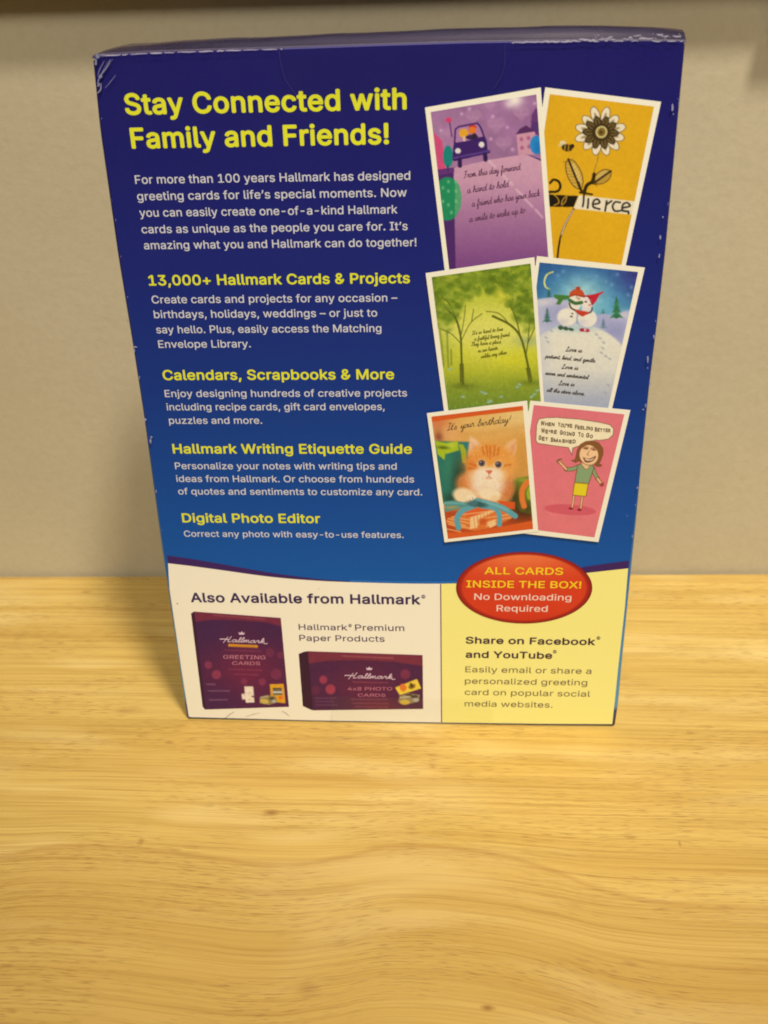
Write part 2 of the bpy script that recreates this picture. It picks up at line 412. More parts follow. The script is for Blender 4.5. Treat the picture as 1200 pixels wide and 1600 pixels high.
pale = noise(nt, comb(nt, mathn(nt, 'ADD', mathn(nt, 'MULTIPLY', X, 13), 4.7), mathn(nt, 'MULTIPLY', yy, 60)), 1.0, 2)
col = mixc(nt, maprange(nt, pale, .52, .70, 0, .5), col, alb((238, 206, 128)))
tint = noise(nt, comb(nt, mathn(nt, 'MULTIPLY', X, 9), mathn(nt, 'MULTIPLY', Y, 22)), 1.0, 3)
col = mixc(nt, maprange(nt, tint, .40, .66, 0, .22), col, alb((208, 156, 70)))
# named flecks: small resin marks and a pin knot
for (qx, qy), rx, ry, a in (((424, 1270), .0022, .0011, .75), ((762, 1575), .0016, .0009, .9), ((264, 1160), .0016, .0009, .45), ((220, 1315), .0010, .0014, .5), ((985, 1308), .0018, .0005, .5), ((1062, 1318), .0004, .0012, .5), ((480, 1545), .0028, .0020, .4), ((200, 1110), .0050, .0018, .3), ((676, 1198), .0012, .0009, .4), ((135, 925), .0022, .0009, .5)):
    w = onz(qx, qy, ZT)
    du = mathn(nt, 'MULTIPLY', mathn(nt, 'SUBTRACT', X, float(w[0])), 1 / rx); dv = mathn(nt, 'MULTIPLY', mathn(nt, 'SUBTRACT', Y, float(w[1])), 1 / ry)
    rr_ = mathn(nt, 'SQRT', mathn(nt, 'ADD', mathn(nt, 'MULTIPLY', du, du), mathn(nt, 'MULTIPLY', dv, dv)))
    col = mixc(nt, mathn(nt, 'MULTIPLY', maprange(nt, mathn(nt, 'ADD', rr_, mathn(nt, 'MULTIPLY', hair, .8)), 1.7, .5), a), col, alb((132, 82, 34)))
front = maprange(nt, dy, -.0012, .0006, 1, 0)
col = mixc(nt, mathn(nt, 'MULTIPLY', front, .30), col, alb((186, 140, 64)))
ringl = mathn(nt, 'SUBTRACT', 1.0, mathn(nt, 'MINIMUM', 1.0, mathn(nt, 'ABSOLUTE', mathn(nt, 'MULTIPLY', mathn(nt, 'ADD', dy, .0008), 700))))
col = mixc(nt, mathn(nt, 'MULTIPLY', ringl, .3), col, alb((160, 105, 45)))
porem = mathn(nt, 'MULTIPLY', maprange(nt, pores, .57, .66), maprange(nt, noise(nt, comb(nt, mathn(nt, 'MULTIPLY', X, 18), mathn(nt, 'MULTIPLY', Y, 60)), 1.0, 2), .40, .56))
col = mixc(nt, mathn(nt, 'MULTIPLY', porem, .42), col, alb((146, 98, 42)))
# a few knots / dark flecks
vor = nt.nodes.new("ShaderNodeTexVoronoi"); vor.inputs["Scale"].default_value = 1.0
nt.links.new(comb(nt, mathn(nt, 'MULTIPLY', X, 17), mathn(nt, 'MULTIPLY', Y, 33)), vor.inputs["Vector"])
knot = mathn(nt, 'MULTIPLY', maprange(nt, vor.outputs["Distance"], .03, .11, 1, 0), maprange(nt, noise(nt, tcn.outputs["Object"], 34, 2), .54, .62))
col = mixc(nt, mathn(nt, 'MULTIPLY', knot, .2), col, alb((150, 90, 40)))
# fine scratches
scr = nt.nodes.new("ShaderNodeTexNoise"); scr.inputs["Scale"].default_value = 1.0; scr.inputs["Detail"].default_value = 0
rot = nt.nodes.new("ShaderNodeMapping"); rot.inputs["Rotation"].default_value = (0, 0, 1.0); rot.inputs["Scale"].default_value = (45, 1500, 1)
nt.links.new(tcn.outputs["Object"], rot.inputs[0]); nt.links.new(rot.outputs[0], scr.inputs["Vector"])
scm = maprange(nt, scr.outputs[0], .77, .83)
col = mixc(nt, mathn(nt, 'MULTIPLY', scm, .14), col, alb((245, 215, 150)))
nt.links.new(col, B.inputs["Base Color"])
nt.links.new(maprange(nt, bands, .3, .8, .34, .5), B.inputs["Roughness"])
bp = nt.nodes.new("ShaderNodeBump"); bp.inputs["Strength"].default_value = .35; bp.inputs["Distance"].default_value = .0003
nt.links.new(mathn(nt, 'SUBTRACT', 1.0, mathn(nt, 'ADD', mathn(nt, 'MULTIPLY', fine, .6), porem)), bp.inputs["Height"]); nt.links.new(bp.outputs[0], B.inputs["Normal"])
bm = bmesh.new()
xa, xb = -.75, .95; yf = -.62
top = [(xa, yf), (xb, yf), (xb, wall_y(xb) - .0005), (xa, wall_y(xa) - .0005)]
tv = [bm.verts.new((x, y, ZT)) for x, y in top]; bv = [bm.verts.new((x, y, ZT - .032)) for x, y in top]
bm.faces.new(tv); bm.faces.new(bv[::-1])
for i in range(4): bm.faces.new([tv[i], bv[i], bv[(i + 1) % 4], tv[(i + 1) % 4]][::-1])
bmesh.ops.recalc_face_normals(bm, faces=bm.faces)
bmesh.ops.bevel(bm, geom=[e for e in bm.edges if all(v.co.z > ZT - .001 for v in e.verts)], offset=.0012, segments=3, affect='EDGES')
me = bpy.data.meshes.new("table"); bm.to_mesh(me); bm.free(); me.materials.append(mt)
table = bpy.data.objects.new("table", me); COL.objects.link(table)
table["label"] = "pale yellow wooden table top with horizontal grain under the blue box"; table["category"] = "table"

# ------------------------------------------------------------------ dark shelf added out of view, only to shade the top of the wall
ms = new_mat("blocker_dark", (.028, .02, .013), .5, .3); nt = ms.node_tree
tcs = nt.nodes.new("ShaderNodeTexCoord").outputs["Object"]
nt.links.new(mixc(nt, noise(nt, tcs, 30, 3), (.02, .015, .01), (.04, .03, .018)), nt.nodes["Principled BSDF"].inputs["Base Color"])
blocker = thing("light_blocker", "dark shelf added unseen above the blue box to shade the beige wall", "blocker", (.12, wall_y(.12), .203))
def wall_prism(name, xs, prof):
    """profile (distance from wall, z) swept along the wall between two x"""
    vs = []; n = len(prof)
    for x in xs:
        for d, z in prof: vs.append((x, wall_y(x) - .0005 - d, z))
    fs = [list(range(n))[::-1], [n + i for i in range(n)]] + [[i, (i + 1) % n, n + (i + 1) % n, n + i] for i in range(n)]
    o = link_mesh(name, vs, fs, ms, blocker); o.matrix_parent_inverse = Matrix.Translation(-Vector(blocker.location)); return o
wall_prism("blocker_board", (-.5, .6), [(0, .203), (.008, .203), (.011, .206), (.011, .221), (.008, .224), (0, .224)])
wall_prism("corner_blocker", (.1756, .194), [(0, .185), (.003, .1855), (.006, .188), (.009, .193), (.012, .198), (.012, .2027), (0, .2027)])  # unseen block added to darken the wall's upper right corner







# ------------------------------------------------------------------ the box
box = thing("software_box", "worn blue retail box with yellow headings standing on the wooden table", "box")
TOP = [(148, 90), (160, 87.5), (240, 83), (330, 80), (430, 77), (600, 71), (730, 67), (900, 64.5), (1000, 64), (1069, 65)]
LEFT = [(148, 90), (159, 200), (187.5, 400), (210.5, 540), (227.5, 650), (256, 860), (294.5, 1121)]
RIGHT = [(1069, 65), (1037.5, 400), (1026, 500), (1013.5, 600), (993, 800), (967, 1033), (957, 1132)]
BOT = [(294.5, 1121), (490, 1126), (687, 1129.5), (850, 1131.5), (957, 1132)]
BW, BH, BD = .1318, .19, .033
lz = P_arr(LEFT); rz = P_arr(RIGHT); tz = P_arr(TOP); bz = P_arr(BOT)
def xl(z): return float(np.interp(z, lz[::-1, 2], lz[::-1, 0]))
def xr(z): return float(np.interp(z, rz[::-1, 2], rz[::-1, 0]))
def ztop(x): return float(np.interp(x, tz[:, 0], tz[:, 2]))
def zbot(x): return float(np.interp(x, bz[:, 0], bz[:, 2]))
# printed front panel: grid whose outline follows the measured edges
mf = new_mat("blue_print", rough=.3, spec=.2); nt = mf.node_tree; B = nt.nodes["Principled BSDF"]
tc = nt.nodes.new("ShaderNodeTexCoord").outputs["Object"]; sp = nt.nodes.new("ShaderNodeSeparateXYZ"); nt.links.new(tc, sp.inputs[0])
BLUES = [(0.0, (12, 94, 166)), (.27, (13, 89, 160)), (.40, (16, 75, 146)), (.58, (22, 54, 124)), (.74, (28, 38, 110)), (.88, (30, 30, 100)), (1.0, (32, 27, 94))]
colr = ramp(nt, maprange(nt, sp.outputs[2], 0, BH), [(p, alb(c)) for p, c in BLUES])
nz = noise(nt, tc, 1200, 2)
nt.links.new(mixc(nt, maprange(nt, nz, .3, .7, 0, .12), colr, alb((40, 48, 108))), B.inputs["Base Color"])
nt.links.new(maprange(nt, noise(nt, tc, 60, 3), .3, .7, .3, .42), B.inputs["Roughness"])
bp = nt.nodes.new("ShaderNodeBump"); bp.inputs["Strength"].default_value = .12; bp.inputs["Distance"].default_value = .001
nt.links.new(noise(nt, tc, 38, 2), bp.inputs["Height"]); nt.links.new(bp.outputs[0], B.inputs["Normal"])
NX, NZ = 24, 30; vs = []
for j in range(NZ + 1):
    for i in range(NX + 1):
        u, v = i / NX, j / NZ; x = BW * u
        for _ in range(3):
            z = zbot(x) * (1 - v) + ztop(x) * v; x = xl(z) * (1 - u) + xr(z) * u
        vs.append((x, 0, z))
fs = [[j * (NX + 1) + i, j * (NX + 1) + i + 1, (j + 1) * (NX + 1) + i + 1, (j + 1) * (NX + 1) + i] for j in range(NZ) for i in range(NX)]
link_mesh("front_panel", vs, fs, mf, box)

# carton: folded sides, back and base; the folds are rounded and stand a little proud of the printed front
mc = new_mat("carton_blue", rough=.35, spec=.35); nt = mc.node_tree; B = nt.nodes["Principled BSDF"]
tc = nt.nodes.new("ShaderNodeTexCoord").outputs["Object"]; sp = nt.nodes.new("ShaderNodeSeparateXYZ"); nt.links.new(tc, sp.inputs[0])
colr = ramp(nt, maprange(nt, sp.outputs[2], 0, BH), [(0, alb((66, 56, 84))), (.028, alb((70, 62, 92))), (.036, alb((92, 150, 175))), (.22, alb((62, 128, 170))), (.5, alb((34, 66, 130))), (.8, alb((30, 28, 92))), (1, alb((34, 26, 88)))])
wear = maprange(nt, noise(nt, tc, 420, 3, .6), .66, .76, 0, .35)
nt.links.new(mixc(nt, wear, colr, alb((150, 165, 175))), B.inputs["Base Color"])
vs = []; NR = 44; rings = []
for j in range(NR + 1):
    t = j / NR; z = -.0003 + t * (BH - .0004)
    e0 = .0007; e1 = .0004 + .0009 * max(0, 1 - t * 2.2)
    a = xl(max(z, 0)) - e0; b = xr(max(z, 0)) + e1; k = math.sin(math.pi * t)
    bl = .0016 * k; skew = .0035 * t * t
    crush = max(0, 1 - z / .007) * .0012
    zl = z + (ztop(0.0) - BH) * t; zr = z + (ztop(BW) - BH) * t
    r = .0009
    prof = []
    for q in range(5):
        th = math.pi / 2 * q / 4; prof.append((a + r - r * math.sin(th), .00012 + r - r * math.cos(th), zl))
    for q in (.15, .35, .55, .75, .95): prof.append((a - bl * math.sin(math.pi * q) - .001 * t * q, BD * q, zl))
    prof += [(a + .001, BD + .0004, zl), (a + .03, BD + .0012 * k, zl), ((a + b) / 2, BD + .002 * k, z), (b - .03, BD + .0012 * k, zr), (b - .001 + skew, BD + .0004, zr)]
    for q in (.95, .75, .55, .35, .15): prof.append((b + bl * math.sin(math.pi * q) * .4 + skew * q - crush * q * 4 * (1 - q), BD * q, zr))
    for q in range(4, -1, -1):
        th = math.pi / 2 * q / 4; prof.append((b - r + r * math.sin(th) - crush * .4 * (q / 4), .00012 + r - r * math.cos(th), zr))
    rings.append(len(vs)); vs += prof
    if j == 0:                                                  # turned-under foot that stands on the table
        cx_, cy_ = BW / 2, BD / 2; foot = [(cx_ + (q[0] - cx_) * (1 - .0012 / (BW / 2)), cy_ + (q[1] - cy_) * (1 - .0013 / (BD / 2)), ZT) for q in prof]
        rings[0] = len(vs) ; vs += foot; rings.insert(1, rings[0] - len(prof))
m = len(prof)
fs = [[rings[j] + i, rings[j] + (i + 1) % m, rings[j + 1] + (i + 1) % m, rings[j + 1] + i] for j in range(NR + 1) for i in range(m)]
fs.append([rings[0] + i for i in range(m)][::-1])
carton = link_mesh("carton", vs, fs, mc, box, smooth=True)

# top flap: rounded front fold, then a shallow swelling towards the back
mtp = new_mat("top_flap_print", alb((46, 40, 82)), .26, .5); mtp.node_tree.nodes["Principled BSDF"].inputs["Coat Weight"].default_value = 1.0; mtp.node_tree.nodes["Principled BSDF"].inputs["Coat Roughness"].default_value = .16; nt = mtp.node_tree; B = nt.nodes["Principled BSDF"]
tc = nt.nodes.new("ShaderNodeTexCoord").outputs["Object"]
nt.links.new(maprange(nt, noise(nt, tc, 90, 3), .3, .7, .2, .4), B.inputs["Roughness"])
NX = 60; prof = [0, .0002, .0005, .0009, .0015, .003, .006, .011, .017, .023, .028, .031, .033, .0336]
vs = []
for i in range(NX + 1):
    u = i / NX
    for y in prof:
        q = y / BD; za = ztop(BW * u)
        w0 = xl(BH) - .0006 - .0016 * q; w1 = xr(BH) + .0004 + .0052 * q
        x = w0 + (w1 - w0) * u
        fold = .0006 * (1 - (1 - min(1, y / .0009)) ** 2)
        sw = math.sin(math.pi * min(1, .08 + .78 * q)) * (.0008 + .0014 * u) * (1 - (2 * u - 1) ** 6 * .6)
        rip = .00009 * math.sin(u * 31 + 2) * q + .00006 * math.sin(u * 67) * q * q
        zz = za - .00015 + fold * (1 - .3 * u) + sw * min(1, q * 4) + rip - (.0011 * max(0, (y - .0325) / .0011))
        vs.append((x, y, zz))
n = len(prof)
fs = [[i * n + j, (i + 1) * n + j, (i + 1) * n + j + 1, i * n + j + 1] for i in range(NX) for j in range(n - 1)]
link_mesh("top_flap", vs, fs, mtp, box, smooth=True)

# ---- white and yellow areas, swoosh, dividing line
WAVE_B = [(262.5, 880), (300, 884.5), (355, 892), (405, 899), (451, 904), (500, 907.5), (547, 909.5), (620, 911.5), (687, 912), (745, 910.5), (800, 907.5), (860, 902), (918, 895), (981.5, 888)]
WAVE_T = [(261, 868), (300, 873.5), (355, 883), (405, 892), (451, 899), (500, 905), (547, 908.7)]
WAVE_T2 = [(800, 906.6), (860, 897), (918, 885), (983, 876)]
wb_ = spline(WAVE_B, 4)
def edge_px(poly, ys):
    poly = np.array(poly); return [(float(np.interp(y, poly[:, 1], poly[:, 0])), y) for y in ys]
i_mid = int(np.argmin(np.abs(wb_[:, 0] - 688)))
mb = MB(); mb.poly(list(map(tuple, wb_[:i_mid + 1])) + [(688.5, 912), (690, 1128.9), (490, 1125.6), (295.2, 1120.4)] + edge_px(LEFT, [1050, 980, 920])[::1], 1)
mb.build("white_band", ink((246, 240, 222), .5, .2), box)
mb = MB(); mb.poly([(688.5, 912)] + list(map(tuple, wb_[i_mid + 1:])) + edge_px(RIGHT, [950, 1000, 1040, 1090]) + [(956.6, 1131.4), (850, 1130.9), (690, 1128.9)], 1)
mb.build("yellow_band", ink((250, 236, 134), .5, .2), box)
mb = MB(); mb.poly(list(map(tuple, spline(WAVE_T, 4))) + list(map(tuple, wb_[(wb_[:, 0] < 548)][::-1])), 2)
mb.build("swoosh", ink((62, 34, 92)), box)
mb = MB(); mb.poly(list(map(tuple, wb_[(wb_[:, 0] > 799)])) + list(map(tuple, spline(WAVE_T2, 4)[::-1])), 2)
mb.build("swoosh", ink((62, 34, 92)), box)
mb = MB(); mb.ribbon([(x, y - 2.3) for x, y in spline(WAVE_B[6:11], 4)], 1.6, 2)
mb.build("swoosh_highlight", ink((46, 120, 190)), box)
mb = MB(); mb.ribbon([(688.5, 912.5), (690, 1128.6)], 1.7, 2)
mb.build("dividing_line", ink((95, 62, 85)), box)

# ---- type
YEL, WHT, PUR, GRY = ink((226, 224, 46)), ink((214, 210, 222)), ink((62, 40, 84)), ink((120, 100, 74))
def text_part(name, lines, bold, mat, layer=1, stretch=1.07, parent=box, extra=None):
    mb = MB(); s = add_lines(mb, lines, bold, layer, stretch)
    if extra: extra(mb)
    return mb.build(name, mat, parent)
BOLD, MED, REG = .018, .008, .002
text_part("title_text", [("Stay Connected with", 196.5, 180, 635.5, 171), ("Family and Friends!", 206, 231.5, 608, 226.5)], .022, YEL, stretch=1.03)
text_part("intro_text", [
    ("For more than 100 years Hallmark has designed", 211.7, 286.7, 641, 281.6),
    ("greeting cards for life\u2019s special moments. Now", 214.9, 312.4, 635.6, 308),
    ("you can easily create one-of-a-kind Hallmark", 218.5, 338, 621, 334.5),
    ("cards as unique as the people you care for. It\u2019s", 221.7, 363.7, 637, 360.5),
    ("amazing what you and Hallmark can do together!", 225.4, 388.7, 650.7, 385.6)], MED, WHT)
text_part("section_heading", [("13,000+ Hallmark Cards & Projects", 232.9, 445.3, 640.6, 443.6)], BOLD, YEL)
text_part("section_text", [
    ("Create cards and projects for any occasion \u2013", 237.6, 473.3, 621, 472),
    ("birthdays, holidays, weddings \u2013 or just to", 241, 496.3, 589.5, 495.5),
    ("say hello. Plus, easily access the Matching", 244.6, 520, 596, 519.6),
    ("Envelope Library.", 248, 543.2, 392, 543.2)], MED, WHT)
text_part("section_heading", [("Calendars, Scrapbooks & More", 255, 593.4, 616, 593.4)], BOLD, YEL)
text_part("section_text", [
    ("Enjoy designing hundreds of creative projects", 258, 620, 636, 620),
    ("including recipe cards, gift card envelopes,", 261, 641, 601, 641),
    ("puzzles and more.", 264.5, 662, 409.7, 662.4)], MED, WHT)
text_part("section_heading", [("Hallmark Writing Etiquette Guide", 270.6, 708.5, 643.7, 709.2)], BOLD, YEL)
text_part("section_text", [
    ("Personalize your notes with writing tips and", 274, 733, 619.8, 733.8),
    ("ideas from Hallmark. Or choose from hundreds", 276, 753, 647, 754),
    ("of quotes and sentiments to customize any card.", 279, 772.7, 659.7, 774)], MED, WHT)
text_part("section_heading", [("Digital Photo Editor", 285.3, 816.4, 500.7, 817.4)], BOLD, YEL)
text_part("section_text", [("Correct any photo with easy-to-use features.", 288, 838.6, 630.7, 840.6)], MED, WHT)
def regmark(x, y, r, layer=2):
    def f(mb):
        th = np.linspace(0, 2 * math.pi, 19); mb.ribbon([(x + r * math.cos(t), y + r * .9 * math.sin(t)) for t in th], r * .42, layer)
        mb.ribbon([(x - r * .25, y + r * .5), (x - r * .25, y - r * .5), (x + r * .3, y - r * .25), (x - r * .1, y), (x + r * .35, y + r * .5)], r * .3, layer)
    return f
def many(*fs): return lambda mb: [f(mb) for f in fs]
text_part("footer_heading", [("Also Available from Hallmark", 298.5, 940.5, 657, 945)], .021, PUR, 2, extra=regmark(661.5, 932.3, 2.6))
def _hp(mb):
    regmark(547, 977.5, 2.2)(mb)
    add_lines(mb, [("Premium", 555, 985.2, 631.8, 986)], .006, 2, 1.22)
    add_lines(mb, [("Paper Products", 468, 1001.7, 601, 1002.3)], .006, 2, 1.22)
text_part("footer_text", [("Hallmark", 467, 984.2, 542.8, 985)], .006, ink((74, 48, 84)), 2, 1.22, extra=_hp)
text_part("footer_heading", [("Share on Facebook", 727.4, 1006.4, 929.8, 1007.3), ("and YouTube", 727.4, 1028.3, 862.7, 1028.9)], .021, ink((74, 48, 60)), 2, 1.2, extra=many(regmark(935, 997, 2.4), regmark(866.8, 1018.3, 2.4)))
text_part("footer_text", [
    ("Easily email or share a", 727, 1051.3, 924, 1052), ("personalized greeting", 726.3, 1069.3, 917.5, 1070),
    ("card on popular social", 726, 1086.8, 922, 1087.5), ("media websites.", 726, 1104.3, 863.3, 1105)], .003, GRY, 2, 1.24)

# ---- red oval badge
CX, CY, RX, RY = 819, 918.3, 106.5, 56
def oval(k, n=72): return [(CX + RX * k * math.cos(t), CY + 2 * (0 if k == 1 else 0) + RY * k * math.sin(t)) for t in np.linspace(0, 2 * math.pi, n, endpoint=False)]
n = 96; ks = [0.0, .3, .5, .65, .78, .86, .9, .93, .96, 1.0]
xy = [(CX, CY)] + [(CX + (RX * k) * math.cos(t), CY + (RY * k) * math.sin(t)) for k in ks[1:] for t in np.linspace(0, 2 * math.pi, n, endpoint=False)]
xy = np.array(xy)
fs = [[0, 1 + (i + 1) % n, 1 + i] for i in range(n)]
for j in range(len(ks) - 2):
    a, b = 1 + j * n, 1 + (j + 1) * n
    fs += [[a + i, a + (i + 1) % n, b + (i + 1) % n, b + i] for i in range(n)]
c = Canvas(xy, CX, CY, 1.0)
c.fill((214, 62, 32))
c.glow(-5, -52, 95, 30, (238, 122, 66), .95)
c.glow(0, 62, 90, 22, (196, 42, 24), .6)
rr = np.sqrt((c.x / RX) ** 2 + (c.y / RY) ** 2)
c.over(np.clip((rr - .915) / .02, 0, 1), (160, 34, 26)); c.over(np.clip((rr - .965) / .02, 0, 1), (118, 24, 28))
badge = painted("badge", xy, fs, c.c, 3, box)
text_part("badge_text", [("ALL CARDS", 757, 897.5, 879.6, 897.9), ("INSIDE THE BOX!", 728.5, 918.4, 908, 918.9)], .014, ink((248, 205, 40)), 4, 1.22, parent=badge)
text_part("badge_text", [("No Downloading", 741, 937.5, 892.5, 938), ("Required", 775.8, 955.3, 855.4, 955.7)], .006, ink((246, 214, 190)), 4, 1.22, parent=badge)

# ---- pictures of the six greeting cards
BORDER = ink((244, 237, 214), .45, .25)
def card(label, outer, inner, layer, paint, nx=140, ny=210):
    xy, f = quad_grid(inner, nx, ny)
    o = painted("card_picture", xy, f, paint(xy), layer + 1, box, extra=(outer, layer, BORDER))
    o["label"] = label; return o

def paint_yellow(xy):
    c = Canvas(xy, 850, 160, .16244); c.fill((224, 170, 30)); c.noise(300, 300, .03)
    D = (52, 40, 16); Wt = (236, 222, 184)
    c.poly([(40, 885), (330, 900), (285, 1008), (40, 1003)], (30, 24, 12))
    c.poly([(335, 895), (460, 905), (900, 957), (880, 1085), (285, 1022)], Wt)
    c.line([(60, 775), (90, 745), (140, 760), (157, 810), (130, 855), (50, 862)], 24, (34, 27, 12))
    c.line([(85, 880), (130, 920), (142, 965), (95, 992)], 9, (200, 150, 50)); c.line([(165, 980), (185, 930), (218, 900), (205, 955), (170, 990)], 9, (205, 155, 50))
    for q in ([(385, 890), (380, 950), (372, 1000)], [(428, 930), (420, 1015)], [(470, 982), (535, 965), (515, 932), (478, 948), (474, 1005), (535, 1026)], [(602, 950), (588, 1042)], [(598, 985), (650, 948)], [(732, 962), (685, 958), (660, 1000), (682, 1045), (738, 1042)], [(752, 1015), (826, 998), (800, 965), (758, 985), (756, 1040), (812, 1048)]):
        c.line(q, 19, (48, 42, 32))
    c.ell(813, 1066, 12, 12, (48, 42, 32)); c.line([(345, 868), (462, 884)], 20, (30, 24, 12))
    c.line([(527, 480), (512, 560), (478, 670)], 12, (150, 115, 30)); c.line([(523, 480), (509, 560), (474, 670)], 5, (214, 175, 70))
    c.line([(285, 1025), (205, 1175), (155, 1310), (128, 1500)], 20, (90, 68, 30)); c.line([(280, 1035), (205, 1172), (168, 1270)], 11, (216, 190, 160)); c.line([(150, 1330), (128, 1500)], 13, (40, 30, 14))
    for (cx, cy, rx, ry, an, sg) in ((292, 690, 155, 72, 68, 1), (565, 715, 95, 62, -35, -1)):
        c.ell(cx, cy, rx, ry, (96, 74, 26), an); c.ell(cx, cy, rx - 9, ry - 9, (212, 168, 66), an)
        t = math.radians(an); ux, uy = math.cos(t), math.sin(t)
        c.ell(cx + uy * 22, cy - ux * 22, rx * .7, ry * .35, (228, 196, 112), an, .8)
        for k in range(-4, 5):
            bx, by = cx + ux * k * rx * .2, cy + uy * k * rx * .2
            c.line([(bx, by), (bx - ux * 25 - uy * ry * .75, by - uy * 25 + ux * ry * .75)], 5, (92, 70, 26), .7)
            c.line([(bx, by), (bx - ux * 25 + uy * ry * .75, by - uy * 25 - ux * ry * .75)], 5, (110, 85, 32), .5)
        c.line([(cx - ux * rx, cy - uy * rx), (cx + ux * rx, cy + uy * rx)], 20, (56, 42, 16))
    c.line([(482, 690), (465, 760), (410, 800), (388, 870)], 34, (54, 41, 16)); c.line([(500, 790), (440, 780), (400, 830)], 12, (40, 30, 12)); c.line([(330, 770), (345, 820), (362, 850)], 26, (58, 44, 18))
    R = random.Random(3)
    for k in range(12):
        th = k / 12 * 2 * math.pi + .25; r = 148 + R.uniform(-10, 16); L = 72 + R.uniform(-6, 10)
        if abs(math.sin(th) + 1) < .25: r += 22
        cx, cy = 545 + r * math.cos(th) * 1.08, 292 + r * math.sin(th)
        c.ell(cx, cy, L + 6, 44, (92, 74, 36), math.degrees(th)); c.ell(cx, cy, L, 38, Wt, math.degrees(th))
        c.ell(545 + (r - 18) * math.cos(th) * 1.08, 292 + (r - 18) * math.sin(th), 42, 13, (150, 126, 80), math.degrees(th), .8)
    for k in range(10):
        th = k / 10 * 2 * math.pi + .05; cx, cy = 545 + 100 * math.cos(th) * 1.1, 290 + 96 * math.sin(th)
        c.ell(cx, cy, 68, 38, (60, 46, 20), math.degrees(th)); c.ell(cx, cy, 52, 25, (112, 90, 48), math.degrees(th)); c.ell(cx, cy, 40, 9, (70, 54, 26), math.degrees(th))
    c.ell(550, 288, 88, 84, (64, 49, 22)); c.ell(553, 285, 56, 60, (206, 186, 120), 20); c.ell(553, 285, 38, 42, (128, 100, 40), 20); c.ell(548, 288, 17, 19, (88, 66, 26))
    c.ell(182, 392, 30, 24, (228, 210, 160)); c.ell(158, 412, 20, 16, (214, 190, 130)); c.ell(222, 436, 54, 36, (66, 50, 20), 8); c.line([(205, 405), (198, 468)], 9, (190, 145, 40)); c.line([(238, 405), (234, 470)], 9, (190, 145, 40)); c.ell(272, 420, 20, 22, (48, 36, 14))
    c.at(850, 160, .16244); c.noise(26, 26, .03, 4)
    return c.c
card("yellow card with a black and white flower", [(852, 136.5), (1033, 159), (977.5, 416), (975, 427), (812, 410)], [(859, 147), (1022, 166.5), (968.5, 426), (820, 410)], 2, paint_yellow)

